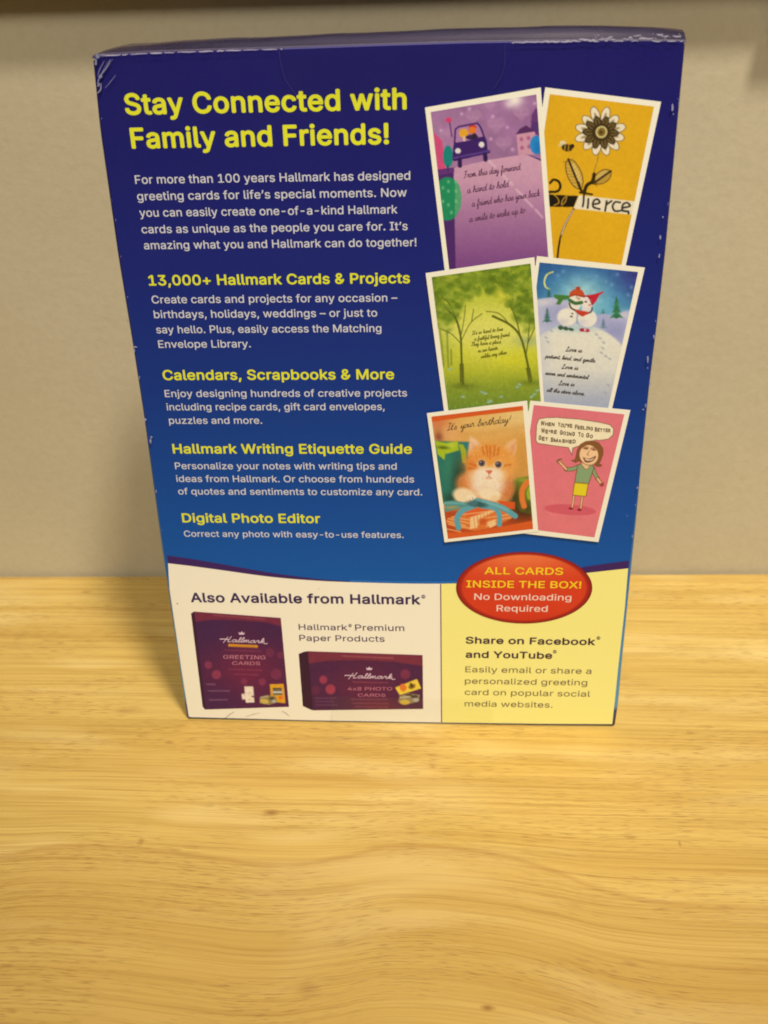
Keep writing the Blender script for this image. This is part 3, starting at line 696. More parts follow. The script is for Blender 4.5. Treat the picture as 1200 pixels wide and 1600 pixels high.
def paint_car(xy):
    c = Canvas(xy, 670, 140, .15833); c.fill((158, 112, 148)); c.noise(160, 140, .10)
    c.glow(150, 600, 260, 300, (176, 128, 160), .7); c.glow(1000, 330, 200, 200, (150, 100, 142), .6)
    def heart(x, y, r, col, a):
        c.ell(x - r * .42, y - r * .2, r * .55, r * .55, col, 0, a, 22); c.ell(x + r * .42, y - r * .2, r * .55, r * .55, col, 0, a, 22); c.poly([(x - r * .85, y), (x + r * .85, y), (x, y + r)], col, a, 22)
    for q in ((665, 345, 95), (740, 530, 85), (440, 265, 85), (915, 235, 85), (190, 425, 60), (600, 150, 60)): heart(*q, (184, 138, 166), .42)
    c.glow(845, 105, 85, 70, (244, 230, 218), 1.0); c.glow(800, 150, 40, 30, (235, 215, 210), .6)
    for q in ((400, 190), (632, 265), (775, 372), (325, 240), (612, 487), (825, 590), (120, 405), (1045, 135)): c.glow(q[0], q[1], 16, 16, (215, 175, 205), .8)
    c.poly([(1015, 250), (1055, 180), (1092, 215), (1112, 480), (1005, 400)], (104, 58, 112)); c.poly([(1010, 320), (1085, 320), (1092, 430), (1012, 410)], (86, 52, 110))
    c.poly([(865, 445), (1045, 412), (1062, 640), (882, 645)], (204, 148, 162)); c.poly([(858, 442), (900, 385), (960, 352), (1010, 385), (1045, 412)], (88, 46, 92))
    for q in ((915, 490), (985, 478), (920, 575), (990, 562)): c.ell(q[0], q[1], 19, 22, (172, 100, 134))
    c.ell(1062, 545, 64, 92, (38, 134, 192)); c.ell(1078, 570, 36, 60, (30, 112, 178), 0, .7, 30)
    c.poly([(240, 775), (600, 692), (950, 636), (1118, 705), (1190, 1800), (262, 1800)], (206, 156, 172))
    road = np.interp(c.y, [650, 900, 1250, 1700], [0, .08, .5, 1.0]); inside = (c.x > 250) & (c.y > 640 + .42 * np.maximum(0, c.x - 960)) & (c.y > 770 - .23 * (c.x - 250))
    c.over(inside * road * .92, (122, 68, 126))
    c.poly([(955, 636), (1118, 690), (1122, 740), (1110, 706)], (78, 44, 98))
    c.poly([(48, 425), (130, 500), (168, 780), (90, 815)], (208, 76, 118))
    c.poly([(80, 790), (245, 770), (266, 1800), (130, 1800)], (78, 42, 100)); c.poly([(85, 800), (250, 772), (252, 815), (92, 850)], (100, 52, 116))
    c.ell(190, 660, 50, 108, (26, 132, 118)); c.line([(185, 750), (190, 800)], 12, (60, 40, 90))
    c.line([(228, 460), (205, 320)], 16, (112, 64, 116)); c.ell(195, 300, 30, 24, (218, 60, 102))
    c.at(700, 240, .13333)
    c.ell(-8, 530, 165, 255, (34, 138, 88)); c.poly([(85, 300), (140, 380), (160, 500), (150, 640), (110, 700), (80, 740)], (98, 164, 112), .8)
    for q in ((5, 330), (90, 330), (5, 440), (95, 440), (5, 600), (95, 560), (40, 690), (-60, 400), (-60, 560)): c.ell(q[0], q[1], 16, 20, (126, 194, 140), 0, .7, 14)
    for a, b in (((480, 85), (550, 155)), ((640, 250), (755, 365)), ((800, 420), (880, 500)), ((905, 535), (990, 620)), ((1025, 655), (1105, 745))): c.line([a, b], 26, (228, 192, 196), .6, 20)
    c.at(670, 140, .15833)
    B_ = (62, 33, 98)
    c.poly([(258, 520), (264, 392), (300, 364), (480, 332), (508, 370), (556, 500)], (176, 128, 164), .8)
    c.ell(432, 372, 38, 26, (206, 58, 40)); c.ell(430, 402, 40, 36, (222, 118, 42)); c.ell(345, 430, 46, 46, (228, 164, 44)); c.line([(350, 470), (350, 505)], 22, (232, 190, 160)); c.ell(425, 470, 62, 26, (58, 40, 74)); c.ell(450, 460, 26, 30, (50, 34, 60))
    c.poly([(248, 525), (400, 500), (535, 460), (575, 520), (582, 600), (606, 592), (604, 626), (250, 708), (232, 692), (240, 570)], B_)
    c.line([(255, 525), (262, 392), (300, 364), (480, 332), (510, 370), (562, 505)], 17, B_, curve=False)
    c.line([(245, 676), (420, 640), (602, 604)], 16, (94, 66, 134)); c.ell(288, 605, 28, 26, (226, 216, 226)); c.ell(521, 543, 27, 28, (232, 222, 230))
    c.line([(305, 690), (308, 752)], 42, (50, 28, 78)); c.line([(556, 640), (560, 692)], 42, (50, 28, 78)); c.noise(24, 24, .03, 9)
    return c.c
k1 = card("purple card with a dark car on a pink road", [(664, 168), (845, 136.5), (864.5, 402), (866, 415), (697, 440)], [(673, 175), (838, 147.5), (857.5, 412), (703.5, 434)], 5, paint_car)
mb = MB(); Z = lambda x, y: (700 + x * .13333, 240 + y * .13333)
for s, a, b in (("From this day forward", (185, 285), (850, 185)), ("a hand to hold", (225, 462), (712, 385)), ("a friend who has your back", (280, 620), (1075, 492)), ("a smile to wake up to", (250, 800), (905, 690))):
    add_cursive(mb, s, Z(*a), Z(*b), 5.0, 1.1, 7)
mb.build("handwriting", ink((104, 62, 88)), k1)

def tree(c, x, y0, y1, w, col):
    n = 5
    for k in range(n):
        t = k / n; yt = y0 + (y1 - y0) * t; yb = y0 + (y1 - y0) * min(1, t + .36); ww = w * (t * .75 + .28)
        c.poly([(x, yt), (x + ww * .5, yb - 8), (x + ww * .2, yb - 14), (x, yb), (x - ww * .22, yb - 14), (x - ww * .5, yb - 6)], tuple(np.array(col) * (1 + .18 * ((k % 2) - .5))), .92, 14)
def paint_snow(xy):
    c = Canvas(xy, 840, 410, .13333)
    c.vgrad([(0, (42, 86, 142)), (300, (48, 112, 160)), (620, (88, 158, 182)), (900, (110, 160, 185))])
    c.glow(1150, 150, 260, 260, (56, 52, 124), .85); c.glow(0, 380, 180, 260, (40, 92, 142), .6)
    c.glow(520, 430, 380, 300, (132, 196, 206), .9); c.glow(520, 380, 200, 180, (190, 220, 205), .55); c.noise(60, 50, .07, 2)
    for q in ((300, 105), (935, 140), (800, 225), (240, 155), (690, 160), (1060, 380), (1100, 290), (870, 260)): c.glow(q[0], q[1], 22, 22, (130, 170, 200), .55)
    c.line([(182, 110), (108, 145), (78, 220), (92, 285), (140, 315)], 17, (206, 206, 112)); c.line([(108, 145), (80, 220), (92, 280)], 15, (222, 220, 140))
    tree(c, 132, 305, 415, 95, (44, 92, 84))
    c.poly([(-40, 440), (90, 420), (200, 415), (340, 455), (420, 520), (420, 900), (-40, 900)], (190, 190, 206), 1, 20, True)
    c.glow(150, 640, 120, 140, (150, 152, 188), .6); c.glow(90, 470, 120, 40, (214, 210, 216), .8)
    c.poly([(640, 640), (760, 600), (880, 620), (1040, 568), (1110, 600), (1110, 1100), (640, 1000)], (172, 172, 200), 1, 20, True); c.glow(1000, 620, 130, 50, (205, 203, 214), .8); c.glow(900, 800, 140, 90, (140, 142, 182), .6)
    tree(c, 112, 525, 705, 130, (58, 112, 92)); tree(c, 925, 395, 660, 190, (52, 118, 72)); tree(c, 768, 545, 605, 60, (70, 120, 110)); tree(c, 770, 655, 775, 100, (92, 122, 140))
    c.ell(450, 1390, 690, 665, (230, 224, 198), 0, 1, 26)
    hill = np.clip(1 - np.sqrt(((c.x - 450) / 690) ** 2 + ((c.y - 1390) / 665) ** 2), 0, 1) > 0
    c.over(hill * np.interp(c.y, [900, 1250, 1600, 1800], [0, .12, .82, 1]), (160, 168, 184)); c.over(hill * np.interp(c.x, [0, 80, 200], [.35, .25, 0]), (178, 184, 200))
    c.glow(440, 770, 260, 46, (176, 200, 196), .9); c.glow(250, 560, 100, 100, (150, 150, 188), .5)
    SN = (236, 228, 204)
    for q in ((348, 640, 118, 104), (582, 655, 112, 104)):
        c.ell(q[0] - 6, q[1] + 6, q[2] + 8, q[3] + 6, (168, 168, 196), 0, .7, 26); c.ell(*q, SN, 0, 1, 18); c.glow(q[0] - 60, q[1] + 55, 60, 40, (186, 184, 200), .45)
    c.ell(430, 505, 70, 60, SN, 0, 1, 14); c.ell(580, 545, 60, 55, (224, 216, 204), 0, 1, 14)
    c.line([(372, 480), (390, 530), (440, 562)], 20, (74, 72, 52)); c.line([(640, 530), (628, 575), (580, 600)], 20, (84, 76, 60))
    c.poly([(430, 548), (510, 565), (606, 585), (560, 618), (520, 632), (455, 588)], (198, 62, 40), 1, 14, True)
    c.ell(457, 422, 82, 72, SN); c.ell(580, 470, 72, 66, (236, 222, 204))
    c.poly([(366, 400), (385, 345), (450, 310), (520, 325), (552, 385), (545, 412), (490, 385), (410, 392), (372, 412)], (198, 80, 40), 1, None, True); c.line([(372, 402), (440, 384), (545, 405)], 15, (160, 52, 28)); c.ell(475, 302, 27, 20, (176, 66, 40))
    c.poly([(545, 388), (640, 376), (712, 358), (772, 338), (776, 352), (722, 385), (690, 450), (645, 502), (628, 440), (590, 405)], (196, 38, 54), 1); c.line([(552, 395), (600, 410), (640, 495)], 13, (150, 28, 36))
    c.poly([(185, 378), (280, 380), (366, 388), (374, 430), (300, 440), (262, 496), (214, 492), (240, 440), (196, 412)], (70, 124, 54)); c.line([(378, 445), (440, 478), (515, 470)], 42, (78, 116, 62)); c.line([(380, 445), (440, 482), (515, 476)], 9, (56, 90, 46))
    c.ell(480, 425, 22, 14, (206, 150, 110)); c.ell(565, 462, 16, 10, (80, 60, 46)); c.ell(612, 500, 20, 15, (214, 150, 140)); c.line([(450, 410), (466, 402)], 7, (60, 50, 40))
    c.ell(408, 600, 11, 10, (72, 62, 56)); c.ell(396, 634, 15, 10, (72, 62, 56)); c.line([(465, 620), (462, 700)], 12, (150, 150, 160), .6)
    for q in ((270, 765, 30, 26), (330, 775, 34, 22), (392, 785, 34, 18)): c.ell(*q, (64, 92, 66), 15)
    c.ell(525, 792, 34, 22, (168, 44, 56)); c.ell(580, 798, 30, 22, (186, 60, 74)); c.ell(556, 790, 14, 12, (226, 190, 190))
    for q in ((690, 845), (730, 888), (775, 940), (765, 1005), (748, 1060), (800, 1100), (845, 1130), (160, 800), (100, 880), (120, 930), (830, 1440), (800, 1530), (760, 1600)): c.ell(q[0], q[1], 20, 11, (160, 164, 172), 30, .8, 14)
    c.noise(22, 22, .03, 8); return c.c
k4 = card("blue winter night card with two snowmen", [(839, 400), (1007.7, 418), (956, 640), (953, 652), (806, 636)], [(843, 410), (997, 425), (947.5, 650), (815, 634)], 8, paint_snow)
mb = MB(); Z = lambda x, y: (840 + x * .1, 520 + y * .1)
for s, a, b, xh in (("Love is", (435, 285), (690, 305), 3.4), ("patient, kind, and gentle.", (120, 388), (905, 462), 3.0), ("Love is", (372, 555), (630, 577), 3.3), ("warm and sentimental.", (118, 652), (800, 722), 3.0), ("Love is", (325, 812), (570, 834), 3.3), ("all the stars above...", (140, 915), (755, 980), 3.0)):
    add_cursive(mb, s, Z(*a), Z(*b), xh, 1.15, 10)
mb.build("handwriting", ink((84, 78, 68)), k4)

def paint_trees(xy):
    c = Canvas(xy, 640, 390, .33333)
    c.vgrad([(50, (150, 168, 44)), (180, (176, 186, 52)), (300, (206, 208, 76)), (400, (216, 214, 92)), (480, (204, 204, 52)), (570, (176, 182, 46)), (650, (136, 154, 46)), (740, (112, 138, 46))])
    c.glow(365, 400, 150, 120, (224, 218, 104), .8); c.glow(560, 430, 70, 26, (164, 178, 116), .8); c.glow(150, 470, 60, 80, (170, 184, 70), .7); c.glow(480, 520, 90, 30, (214, 208, 46), .7)
    R = random.Random(11)
    def dens(x, y):
        arch = ((x - 360) / 150) ** 2 + ((y - 420) / 210) ** 2
        return arch > 1.05 and y < 335 + (50 if (x < 200 or x > 530) else 0)
    for i in range(420):
        x, y = R.uniform(85, 610), R.uniform(55, 340)
        if not dens(x, y): continue
        sh = R.choice([(70, 96, 18), (88, 114, 20), (104, 130, 26), (128, 150, 38), (150, 168, 50)])
        c.ell(x, y, R.uniform(10, 28), R.uniform(7, 18), sh, R.uniform(-40, 40), .34, 12)
    for i in range(500):
        x, y = R.uniform(85, 610), R.uniform(55, 330)
        if dens(x, y): c.ell(x, y, R.uniform(3, 7), R.uniform(2, 5), R.choice([(60, 84, 16), (120, 146, 36), (160, 176, 60), (90, 116, 24)]), R.uniform(-60, 60), .5, 4)
    c.glow(435, 215, 30, 30, (218, 212, 66), .9); c.glow(205, 130, 34, 18, (206, 206, 70), .8); c.glow(130, 165, 18, 14, (190, 198, 60), .7); c.glow(120, 250, 24, 50, (78, 100, 24), .5)
    T = (98, 104, 30)
    c.line([(248, 628), (243, 500), (238, 400), (214, 320), (165, 270)], 10, T); c.line([(246, 628), (244, 540)], 20, T)
    for q, w in (([(240, 440), (195, 395), (130, 365)], 4), ([(241, 430), (285, 345), (340, 300)], 4), ([(240, 410), (256, 320), (262, 260)], 4), ([(216, 325), (190, 260), (150, 220)], 5), ([(290, 340), (300, 280)], 4)): c.line(q, w, T)
    c.line([(566, 615), (550, 520), (520, 410), (470, 352), (390, 312)], 11, T); c.line([(566, 615), (556, 560)], 20, T)
    for q, w in (([(545, 500), (556, 420), (562, 330)], 5), ([(520, 410), (498, 320), (470, 260)], 6), ([(470, 352), (420, 300), (360, 290)], 4), ([(553, 440), (585, 370)], 5)): c.line(q, w, T)
    for q in ([(182, 550), (178, 460), (176, 380)], [(160, 548), (150, 440), (142, 380)], [(196, 540), (195, 470)]): c.line(q, 7, (120, 130, 44), .8, 6)
    for i in range(420):
        x, y = R.uniform(85, 610), R.uniform(60, 385)
        if dens(x, y): c.ell(x, y, R.uniform(9, 24), R.uniform(6, 15), R.choice([(76, 102, 26), (94, 120, 30), (124, 148, 44), (104, 130, 34), (150, 168, 58)]), R.uniform(-40, 40), .42, 13)
    c.glow(250, 640, 60, 14, (96, 108, 30), .7); c.glow(560, 625, 60, 14, (96, 112, 30), .6)
    for i in range(420):
        x, y = R.uniform(140, 625), R.uniform(585, 745); t = (y - 580) / 160
        c.line([(x, y), (x + R.uniform(-5, 5), y - R.uniform(5, 16))], 2.2, R.choice([(92, 122, 36), (150, 168, 62), (176, 186, 80), (108, 136, 44)]), .55 * t + .1, 3, False)
    for q in ((515, 632), (505, 645), (370, 716), (380, 710), (585, 678), (572, 690), (340, 668), (355, 675), (190, 560), (430, 690), (250, 690), (600, 660)): c.ell(q[0], q[1], 9, 5, (150, 186, 176), R.uniform(-30, 30), .85, 5)
    c.noise(9, 9, .05, 3); return c.c
k3 = card("green card with two trees over a sunlit meadow", [(665, 426.7), (835, 401.7), (850, 626), (851.5, 645), (695.5, 655)], [(674.5, 433), (829, 411.7), (846, 640), (702, 653)], 11, paint_trees)
mb = MB(); Z = lambda x, y: (720 + x * .075, 500 + y * .075)
for s, a, b in (("It's so hard to lose", (230, 310), (880, 215)), ("a faithful loving friend", (285, 430), (1020, 330)), ("They have a place", (215, 545), (835, 480)), ("in our hearts", (360, 675), (770, 610)), ("unlike any other", (420, 795), (955, 705))):
    add_cursive(mb, s, Z(*a), Z(*b), 2.9, .95, 13)
mb.build("handwriting", ink((112, 112, 30)), k3)

def paint_pink(xy):
    c = Canvas(xy, 850, 680, .10833); c.fill((224, 117, 122)); c.glow(300, 1200, 600, 500, (228, 122, 118), .6); c.noise(120, 120, .02)
    O = (118, 74, 46); SK = (238, 190, 136)
    c.ell(375, 1075, 375, 76, (212, 92, 102), 4)
    c.line([(435, 860), (405, 1050)], 34, O); c.line([(435, 860), (405, 1050)], 20, SK); c.line([(555, 870), (530, 1050)], 34, O); c.line([(555, 870), (530, 1050)], 20, SK)
    c.ell(388, 1058, 34, 16, (140, 34, 44)); c.ell(512, 1076, 30, 17, (128, 30, 40))
    SH = (138, 162, 112)
    for q, w, col in (([(490, 455), (410, 488), (320, 492)], 50, SH), ([(320, 492), (280, 445), (215, 380)], 34, SK), ([(700, 470), (735, 560), (772, 625)], 50, SH), ([(772, 625), (835, 712)], 34, SK)):
        c.line(q, w + 12, O)
        c.line(q, w - 6, col)
    c.ell(215, 372, 36, 26, O, -30); c.ell(222, 376, 24, 15, SK, -30); c.line([(215, 372), (250, 340)], 14, O); c.ell(832, 716, 32, 26, (160, 70, 60)); c.line([(840, 710), (860, 690)], 12, O)
    c.poly([(490, 430), (540, 410), (600, 470), (690, 415), (722, 470), (690, 560), (645, 702), (442, 684), (462, 560)], SH, 1, None, False, O, 11)
    c.poly([(442, 684), (638, 700), (606, 882), (414, 864)], (228, 206, 40), 1, None, False, (140, 96, 24), 11)
    c.poly([(540, 420), (600, 490), (650, 460), (650, 380), (540, 380)], SK, 1, None, True, O, 6)
    H = (136, 88, 44)
    c.poly([(478, 220), (520, 130), (600, 85), (690, 76), (790, 112), (850, 190), (850, 280), (815, 370), (790, 415), (838, 428), (815, 452), (755, 448), (700, 400), (560, 400), (500, 370), (455, 395), (392, 362), (440, 360), (462, 310)], H, 1, None, False, (108, 62, 34), 7)
    c.ell(648, 285, 152, 142, O, 70); c.ell(648, 285, 144, 134, (242, 198, 144), 70)
    c.poly([(505, 250), (540, 150), (620, 110), (740, 125), (800, 210), (790, 160), (720, 95), (580, 95), (510, 160)], H)
    for q in ((600, 190), (715, 205)): c.ell(q[0], q[1], 46, 20, (196, 140, 96), 6); c.ell(q[0] + 8, q[1] + 2, 26, 9, (110, 70, 50), 6); c.line([(q[0] - 45, q[1] - 18), (q[0], q[1] - 28), (q[0] + 45, q[1] - 12)], 8, (130, 84, 50))
    c.line([(655, 225), (622, 280), (645, 288)], 9, (140, 90, 56))
    c.poly([(560, 315), (650, 338), (750, 298), (720, 360), (650, 395), (590, 385)], (132, 72, 48), 1, None, True); c.poly([(580, 332), (660, 352), (722, 328), (690, 360), (620, 366)], (244, 226, 190), 1, None, True)
    c.at(830, 640, .125)
    c.poly([(95, 118), (180, 102), (320, 98), (600, 120), (860, 160), (985, 190), (1032, 240), (1022, 318), (965, 368), (850, 385), (800, 380), (740, 400), (640, 440), (520, 480), (508, 568), (465, 474), (260, 448), (80, 420), (58, 385), (68, 190)], (244, 228, 184), 1, None, False, (128, 96, 66), 9)
    c.at(850, 680, .10833)
    c.poly([(478, 220), (520, 130), (600, 85), (690, 76), (760, 98), (700, 120), (560, 130), (505, 250)], H); c.noise(20, 20, .02, 7)
    return c.c
k6 = card("pink card with a cartoon woman and speech bubble", [(828.4, 625.8), (985, 640.7), (935, 847), (800, 831.5)], [(834, 632.8), (975.7, 647.4), (928.8, 839.6), (806, 824)], 14, paint_pink)
mb = MB(); Z = lambda x, y: (830 + x * .125, 640 + y * .125)
def hand_caps(words, up=8.6):
    for s, a, b in words:
        a, b = np.array(Z(*a)), np.array(Z(*b)); n = len(s); wid = [1.35 if ch in 'WM' else .55 if ch in "I'" else 1.0 for ch in s]; tot = sum(wid) + .18 * (n - 1); x = 0
        for ch, w in zip(s, wid):
            p = a + (b - a) * x / tot; q = a + (b - a) * (x + w) / tot; t = (random.random() - .5) * .9
            add_type_px(mb, ch, p + (0, t), q + (0, t + random.uniform(-.3, .3)), (.3 + random.uniform(-.5, .5), -up * (1.12 if x == 0 else random.uniform(.85, 1.0))), 0.028, 16); x += w + .18
hand_caps([("WHEN", (118, 195), (290, 210)), ("YOU'RE", (335, 212), (515, 228)), ("FEELING", (545, 240), (770, 258)), ("BETTER", (795, 270), (990, 285)),
           ("WE'RE", (125, 290), (320, 305)), ("GOING", (358, 312), (545, 330)), ("TO", (590, 335), (655, 342)), ("GO", (685, 350), (770, 355)),
           ("GET", (92, 380), (210, 390)), ("SMASHED", (240, 400), (555, 425))])
mb.build("bubble_lettering", ink((96, 72, 44)), k6)

def paint_kitten(xy):
    c = Canvas(xy, 670, 660, .15); c.fill((224, 166, 84))
    c.glow(950, -60, 420, 160, (232, 200, 128), .9); c.glow(500, 20, 300, 110, (228, 184, 104), .8); c.glow(1000, 260, 250, 160, (212, 152, 66), .8); c.glow(980, 480, 160, 160, (204, 142, 66), .7); c.glow(90, 10, 130, 90, (206, 112, 70), .8); c.glow(110, 140, 50, 60, (112, 46, 36), .9); c.glow(210, 110, 110, 70, (236, 176, 120), .7)
    c.line([(0, 90), (500, 120), (1100, 30)], 40, (206, 144, 66), .3, 60)
    c.over(np.clip((c.y - 880) / 60, 0, 1), (186, 74, 34)); c.glow(980, 900, 150, 120, (70, 36, 24), .85)
    c.poly([(60, 195), (425, 205), (405, 420), (330, 720), (240, 840), (140, 840)], (44, 116, 98), 1, 24); c.poly([(330, 210), (425, 205), (400, 330), (350, 300)], (40, 124, 124), 1, 14); c.glow(210, 480, 60, 150, (62, 138, 104), .6); c.glow(330, 620, 85, 220, (28, 50, 36), .9); c.glow(250, 790, 100, 50, (30, 56, 40), .7)
    L_ = (168, 188, 40)
    c.poly([(60, 190), (180, 215), (300, 195), (314, 290), (220, 318), (172, 330), (162, 392), (112, 350), (90, 330), (78, 250)], L_, 1, 14); c.ell(150, 262, 55, 16, (84, 98, 24), 4, .85, 20); c.poly([(308, 222), (360, 232), (392, 300), (388, 430), (350, 420), (336, 320)], (160, 176, 44), 1, 16); c.glow(240, 235, 50, 25, (196, 208, 70), .7)
    c.poly([(850, 620), (930, 580), (1060, 555), (1100, 960), (960, 930), (870, 800)], (118, 132, 40), 1, 24); c.glow(900, 800, 70, 160, (60, 52, 28), .85); c.glow(1030, 900, 80, 90, (58, 50, 26), .7); c.glow(980, 600, 80, 22, (152, 170, 60), .7)
    c.line([(1030, 618), (975, 700), (972, 790), (992, 872)], 58, (226, 122, 52), 1, 14); c.line([(1050, 690), (1035, 740), (1045, 790)], 34, (164, 178, 48), .9, 16)
    # kitten
    F, Wh = (232, 156, 66), (246, 228, 196)
    c.ell(610, 660, 275, 210, (220, 146, 84), 0, 1, 60); c.ell(370, 640, 90, 110, (216, 132, 66), 0, .8, 60); c.ell(800, 690, 85, 110, (206, 120, 64), 0, .8, 50)
    c.ell(610, 640, 165, 125, Wh, 0, 1, 90); c.glow(600, 690, 90, 60, (226, 190, 150), .5)
    c.poly([(408, 340), (420, 230), (432, 145), (500, 185), (575, 270), (520, 350)], (238, 196, 150), 1, 30); c.poly([(440, 290), (445, 195), (520, 260), (490, 310)], (236, 176, 140), .8, 30)
    c.poly([(760, 270), (830, 200), (908, 165), (916, 270), (880, 380), (820, 350)], (236, 184, 124), 1, 30); c.poly([(840, 330), (860, 240), (896, 205), (898, 280), (870, 350)], (222, 150, 104), .8, 26)
    c.ell(645, 425, 250, 196, F, 3, 1, 60); c.glow(440, 440, 95, 100, (222, 128, 56), .8); c.glow(850, 440, 70, 100, (232, 160, 74), .8); c.glow(640, 290, 160, 70, (228, 152, 66), .8); c.glow(800, 520, 90, 60, (232, 164, 88), .6); c.glow(450, 560, 80, 50, (232, 172, 112), .6)
    R = random.Random(5)
    for q in ([(640, 250), (640, 370)], [(600, 245), (612, 350)], [(688, 250), (676, 350)], [(560, 260), (575, 335)], [(730, 262), (715, 340)], [(420, 430), (490, 450)], [(415, 480), (490, 480)], [(860, 440), (790, 450)]): c.line(q, 17, (196, 92, 26), .75, 18)
    for i in range(420):
        th = R.uniform(0, 6.283); r = R.uniform(.25, 1.02); x, y = 640 + 250 * r * math.cos(th), 430 + 205 * r * math.sin(th)
        dx, dy = (x - 630) * .10, (y - 470) * .10; c.line([(x, y), (x + dx, y + dy)], 5, R.choice([(240, 190, 120), (206, 118, 52), (236, 170, 96), (246, 214, 160)]), .3, 7, False)
    c.ell(618, 560, 160, 92, Wh, 0, .95, 70); c.ell(560, 535, 75, 55, (244, 222, 188), 0, .8, 50); c.ell(690, 540, 70, 55, (244, 220, 184), 0, .8, 50)
    for q in ((552, 426), (725, 440)):
        c.ell(q[0], q[1], 50, 44, (240, 204, 152), 0, .9, 24); c.ell(q[0], q[1], 34, 32, (84, 66, 62), 0, 1, 14); c.ell(q[0] + 3, q[1] + 4, 24, 22, (112, 100, 110), 0, .9, 14); c.ell(q[0], q[1], 15, 18, (44, 38, 42), 0, 1, 8); c.ell(q[0] - 9, q[1] - 10, 6, 6, (206, 200, 206)); c.line([(q[0] - 40, q[1] - 20), (q[0], q[1] - 38), (q[0] + 40, q[1] - 18)], 9, (176, 96, 40), .6, 10)
    c.poly([(590, 500), (660, 502), (630, 540)], (214, 108, 78), 1, 14, True); c.line([(628, 535), (624, 565), (596, 580)], 8, (186, 108, 78), .9, 8); c.line([(626, 565), (654, 582)], 8, (186, 108, 78), .9, 8); c.ell(626, 585, 26, 10, (226, 150, 118), 0, .6, 12)
    for i in range(260):
        x, y = R.gauss(610, 100), R.gauss(650, 60); c.line([(x, y), (x + R.uniform(-14, 14), y + R.uniform(12, 34))], 5, R.choice([(248, 230, 196), (226, 188, 140), (240, 206, 160)]), .35, 7, False)
    c.ell(375, 770, 128, 82, (240, 214, 166), 18, 1, 30); c.ell(450, 800, 55, 42, (244, 224, 184), 30, 1, 20); c.ell(635, 750, 118, 62, (244, 220, 176), 6, 1, 28); c.ell(690, 790, 46, 34, (238, 204, 150), 0, .9, 20)
    for q in ((425, 800), (452, 782), (410, 830)): c.line([q, (q[0] + 14, q[1] + 26)], 7, (150, 98, 60), .8, 8)
    # presents in front
    c.poly([(715, 815), (900, 830), (895, 905), (760, 890)], (216, 88, 38), 1, 10)
    c.poly([(185, 1010), (330, 935), (430, 888), (690, 895), (860, 960), (865, 1000), (640, 1100), (480, 1132), (280, 1092), (190, 1060)], (220, 116, 50), 1, 12)
    c.poly([(330, 940), (440, 892), (690, 898), (560, 962), (420, 985)], (224, 96, 44), 1, 14)
    for q in ([(200, 1000), (400, 1045), (500, 1060)], [(190, 1030), (380, 1075)], [(210, 1060), (440, 1105)], [(560, 1000), (840, 960)], [(590, 1040), (850, 990)], [(600, 1080), (760, 1030)], [(360, 960), (600, 930)], [(240, 985), (420, 1015)]): c.line(q, 12, (242, 196, 130), .7, 9)
    c.poly([(430, 990), (520, 960), (640, 915), (690, 925), (560, 990), (500, 1100), (430, 1110)], (242, 208, 144), .9, 16); c.poly([(600, 1050), (690, 1010), (700, 1070), (640, 1100)], (244, 204, 140), .9, 14)
    for k in range(6): c.line([(470 + 34 * k, 985 - 11 * k), (480 + 34 * k, 1100 - 16 * k)], 9, (216, 104, 40), .55, 8, False)
    c.ell(560, 1030, 45, 34, (200, 84, 36), 0, .8, 24)
    T_ = (96, 162, 168)
    c.line([(310, 1095), (295, 1000), (350, 920), (470, 868)], 60, T_, 1, 10); c.line([(735, 1065), (735, 970), (690, 895), (540, 868)], 52, T_, 1, 10); c.line([(500, 815), (640, 850), (770, 890), (900, 975)], 58, (96, 160, 162), 1, 10); c.line([(560, 822), (690, 858), (820, 912)], 18, (136, 192, 190), .7, 16)
    c.poly([(160, 828), (240, 812), (360, 830), (490, 858), (340, 888), (170, 935)], (84, 146, 140), 1, 12); c.ell(235, 885, 70, 16, (170, 150, 90), -4, .8, 16); c.line([(170, 840), (330, 842), (470, 862)], 20, (120, 178, 168), .7, 14); c.ell(500, 852, 105, 30, (48, 84, 82), 8, .9, 22); c.ell(470, 838, 40, 30, (66, 118, 122), 0, .9, 14)
    O = (216, 92, 36)
    c.poly([(0, -300), (1100, -300), (1100, -140), (980, -126), (500, -70), (133, -20), (0, 0)], O, 1, 9)
    c.poly([(160, 1150), (480, 1138), (1100, 1020), (1100, 1300), (160, 1300)], O, 1, 16); c.line([(190, 1110), (330, 1140)], 12, (240, 190, 120), .7)
    c.noise(18, 18, .03, 6); return c.c
k5 = card("orange birthday card with a ginger kitten", [(667, 645.5), (823.7, 625.8), (841, 830.7), (694.5, 847.5)], [(674, 651), (817, 634), (833, 826.5), (700, 842)], 17, paint_kitten, 170, 230)
mb = MB(); Z = lambda x, y: (690 + x * .10833, 640 + y * .10833)
for s, a, b in (("It's", (75, 300), (215, 283)), ("your", (275, 277), (470, 238)), ("birthday!", (515, 240), (990, 178))): add_cursive(mb, s, Z(*a), Z(*b), 5.2, 1.0, 19, .35)
mb.build("handwriting", ink((104, 78, 44)), k5)

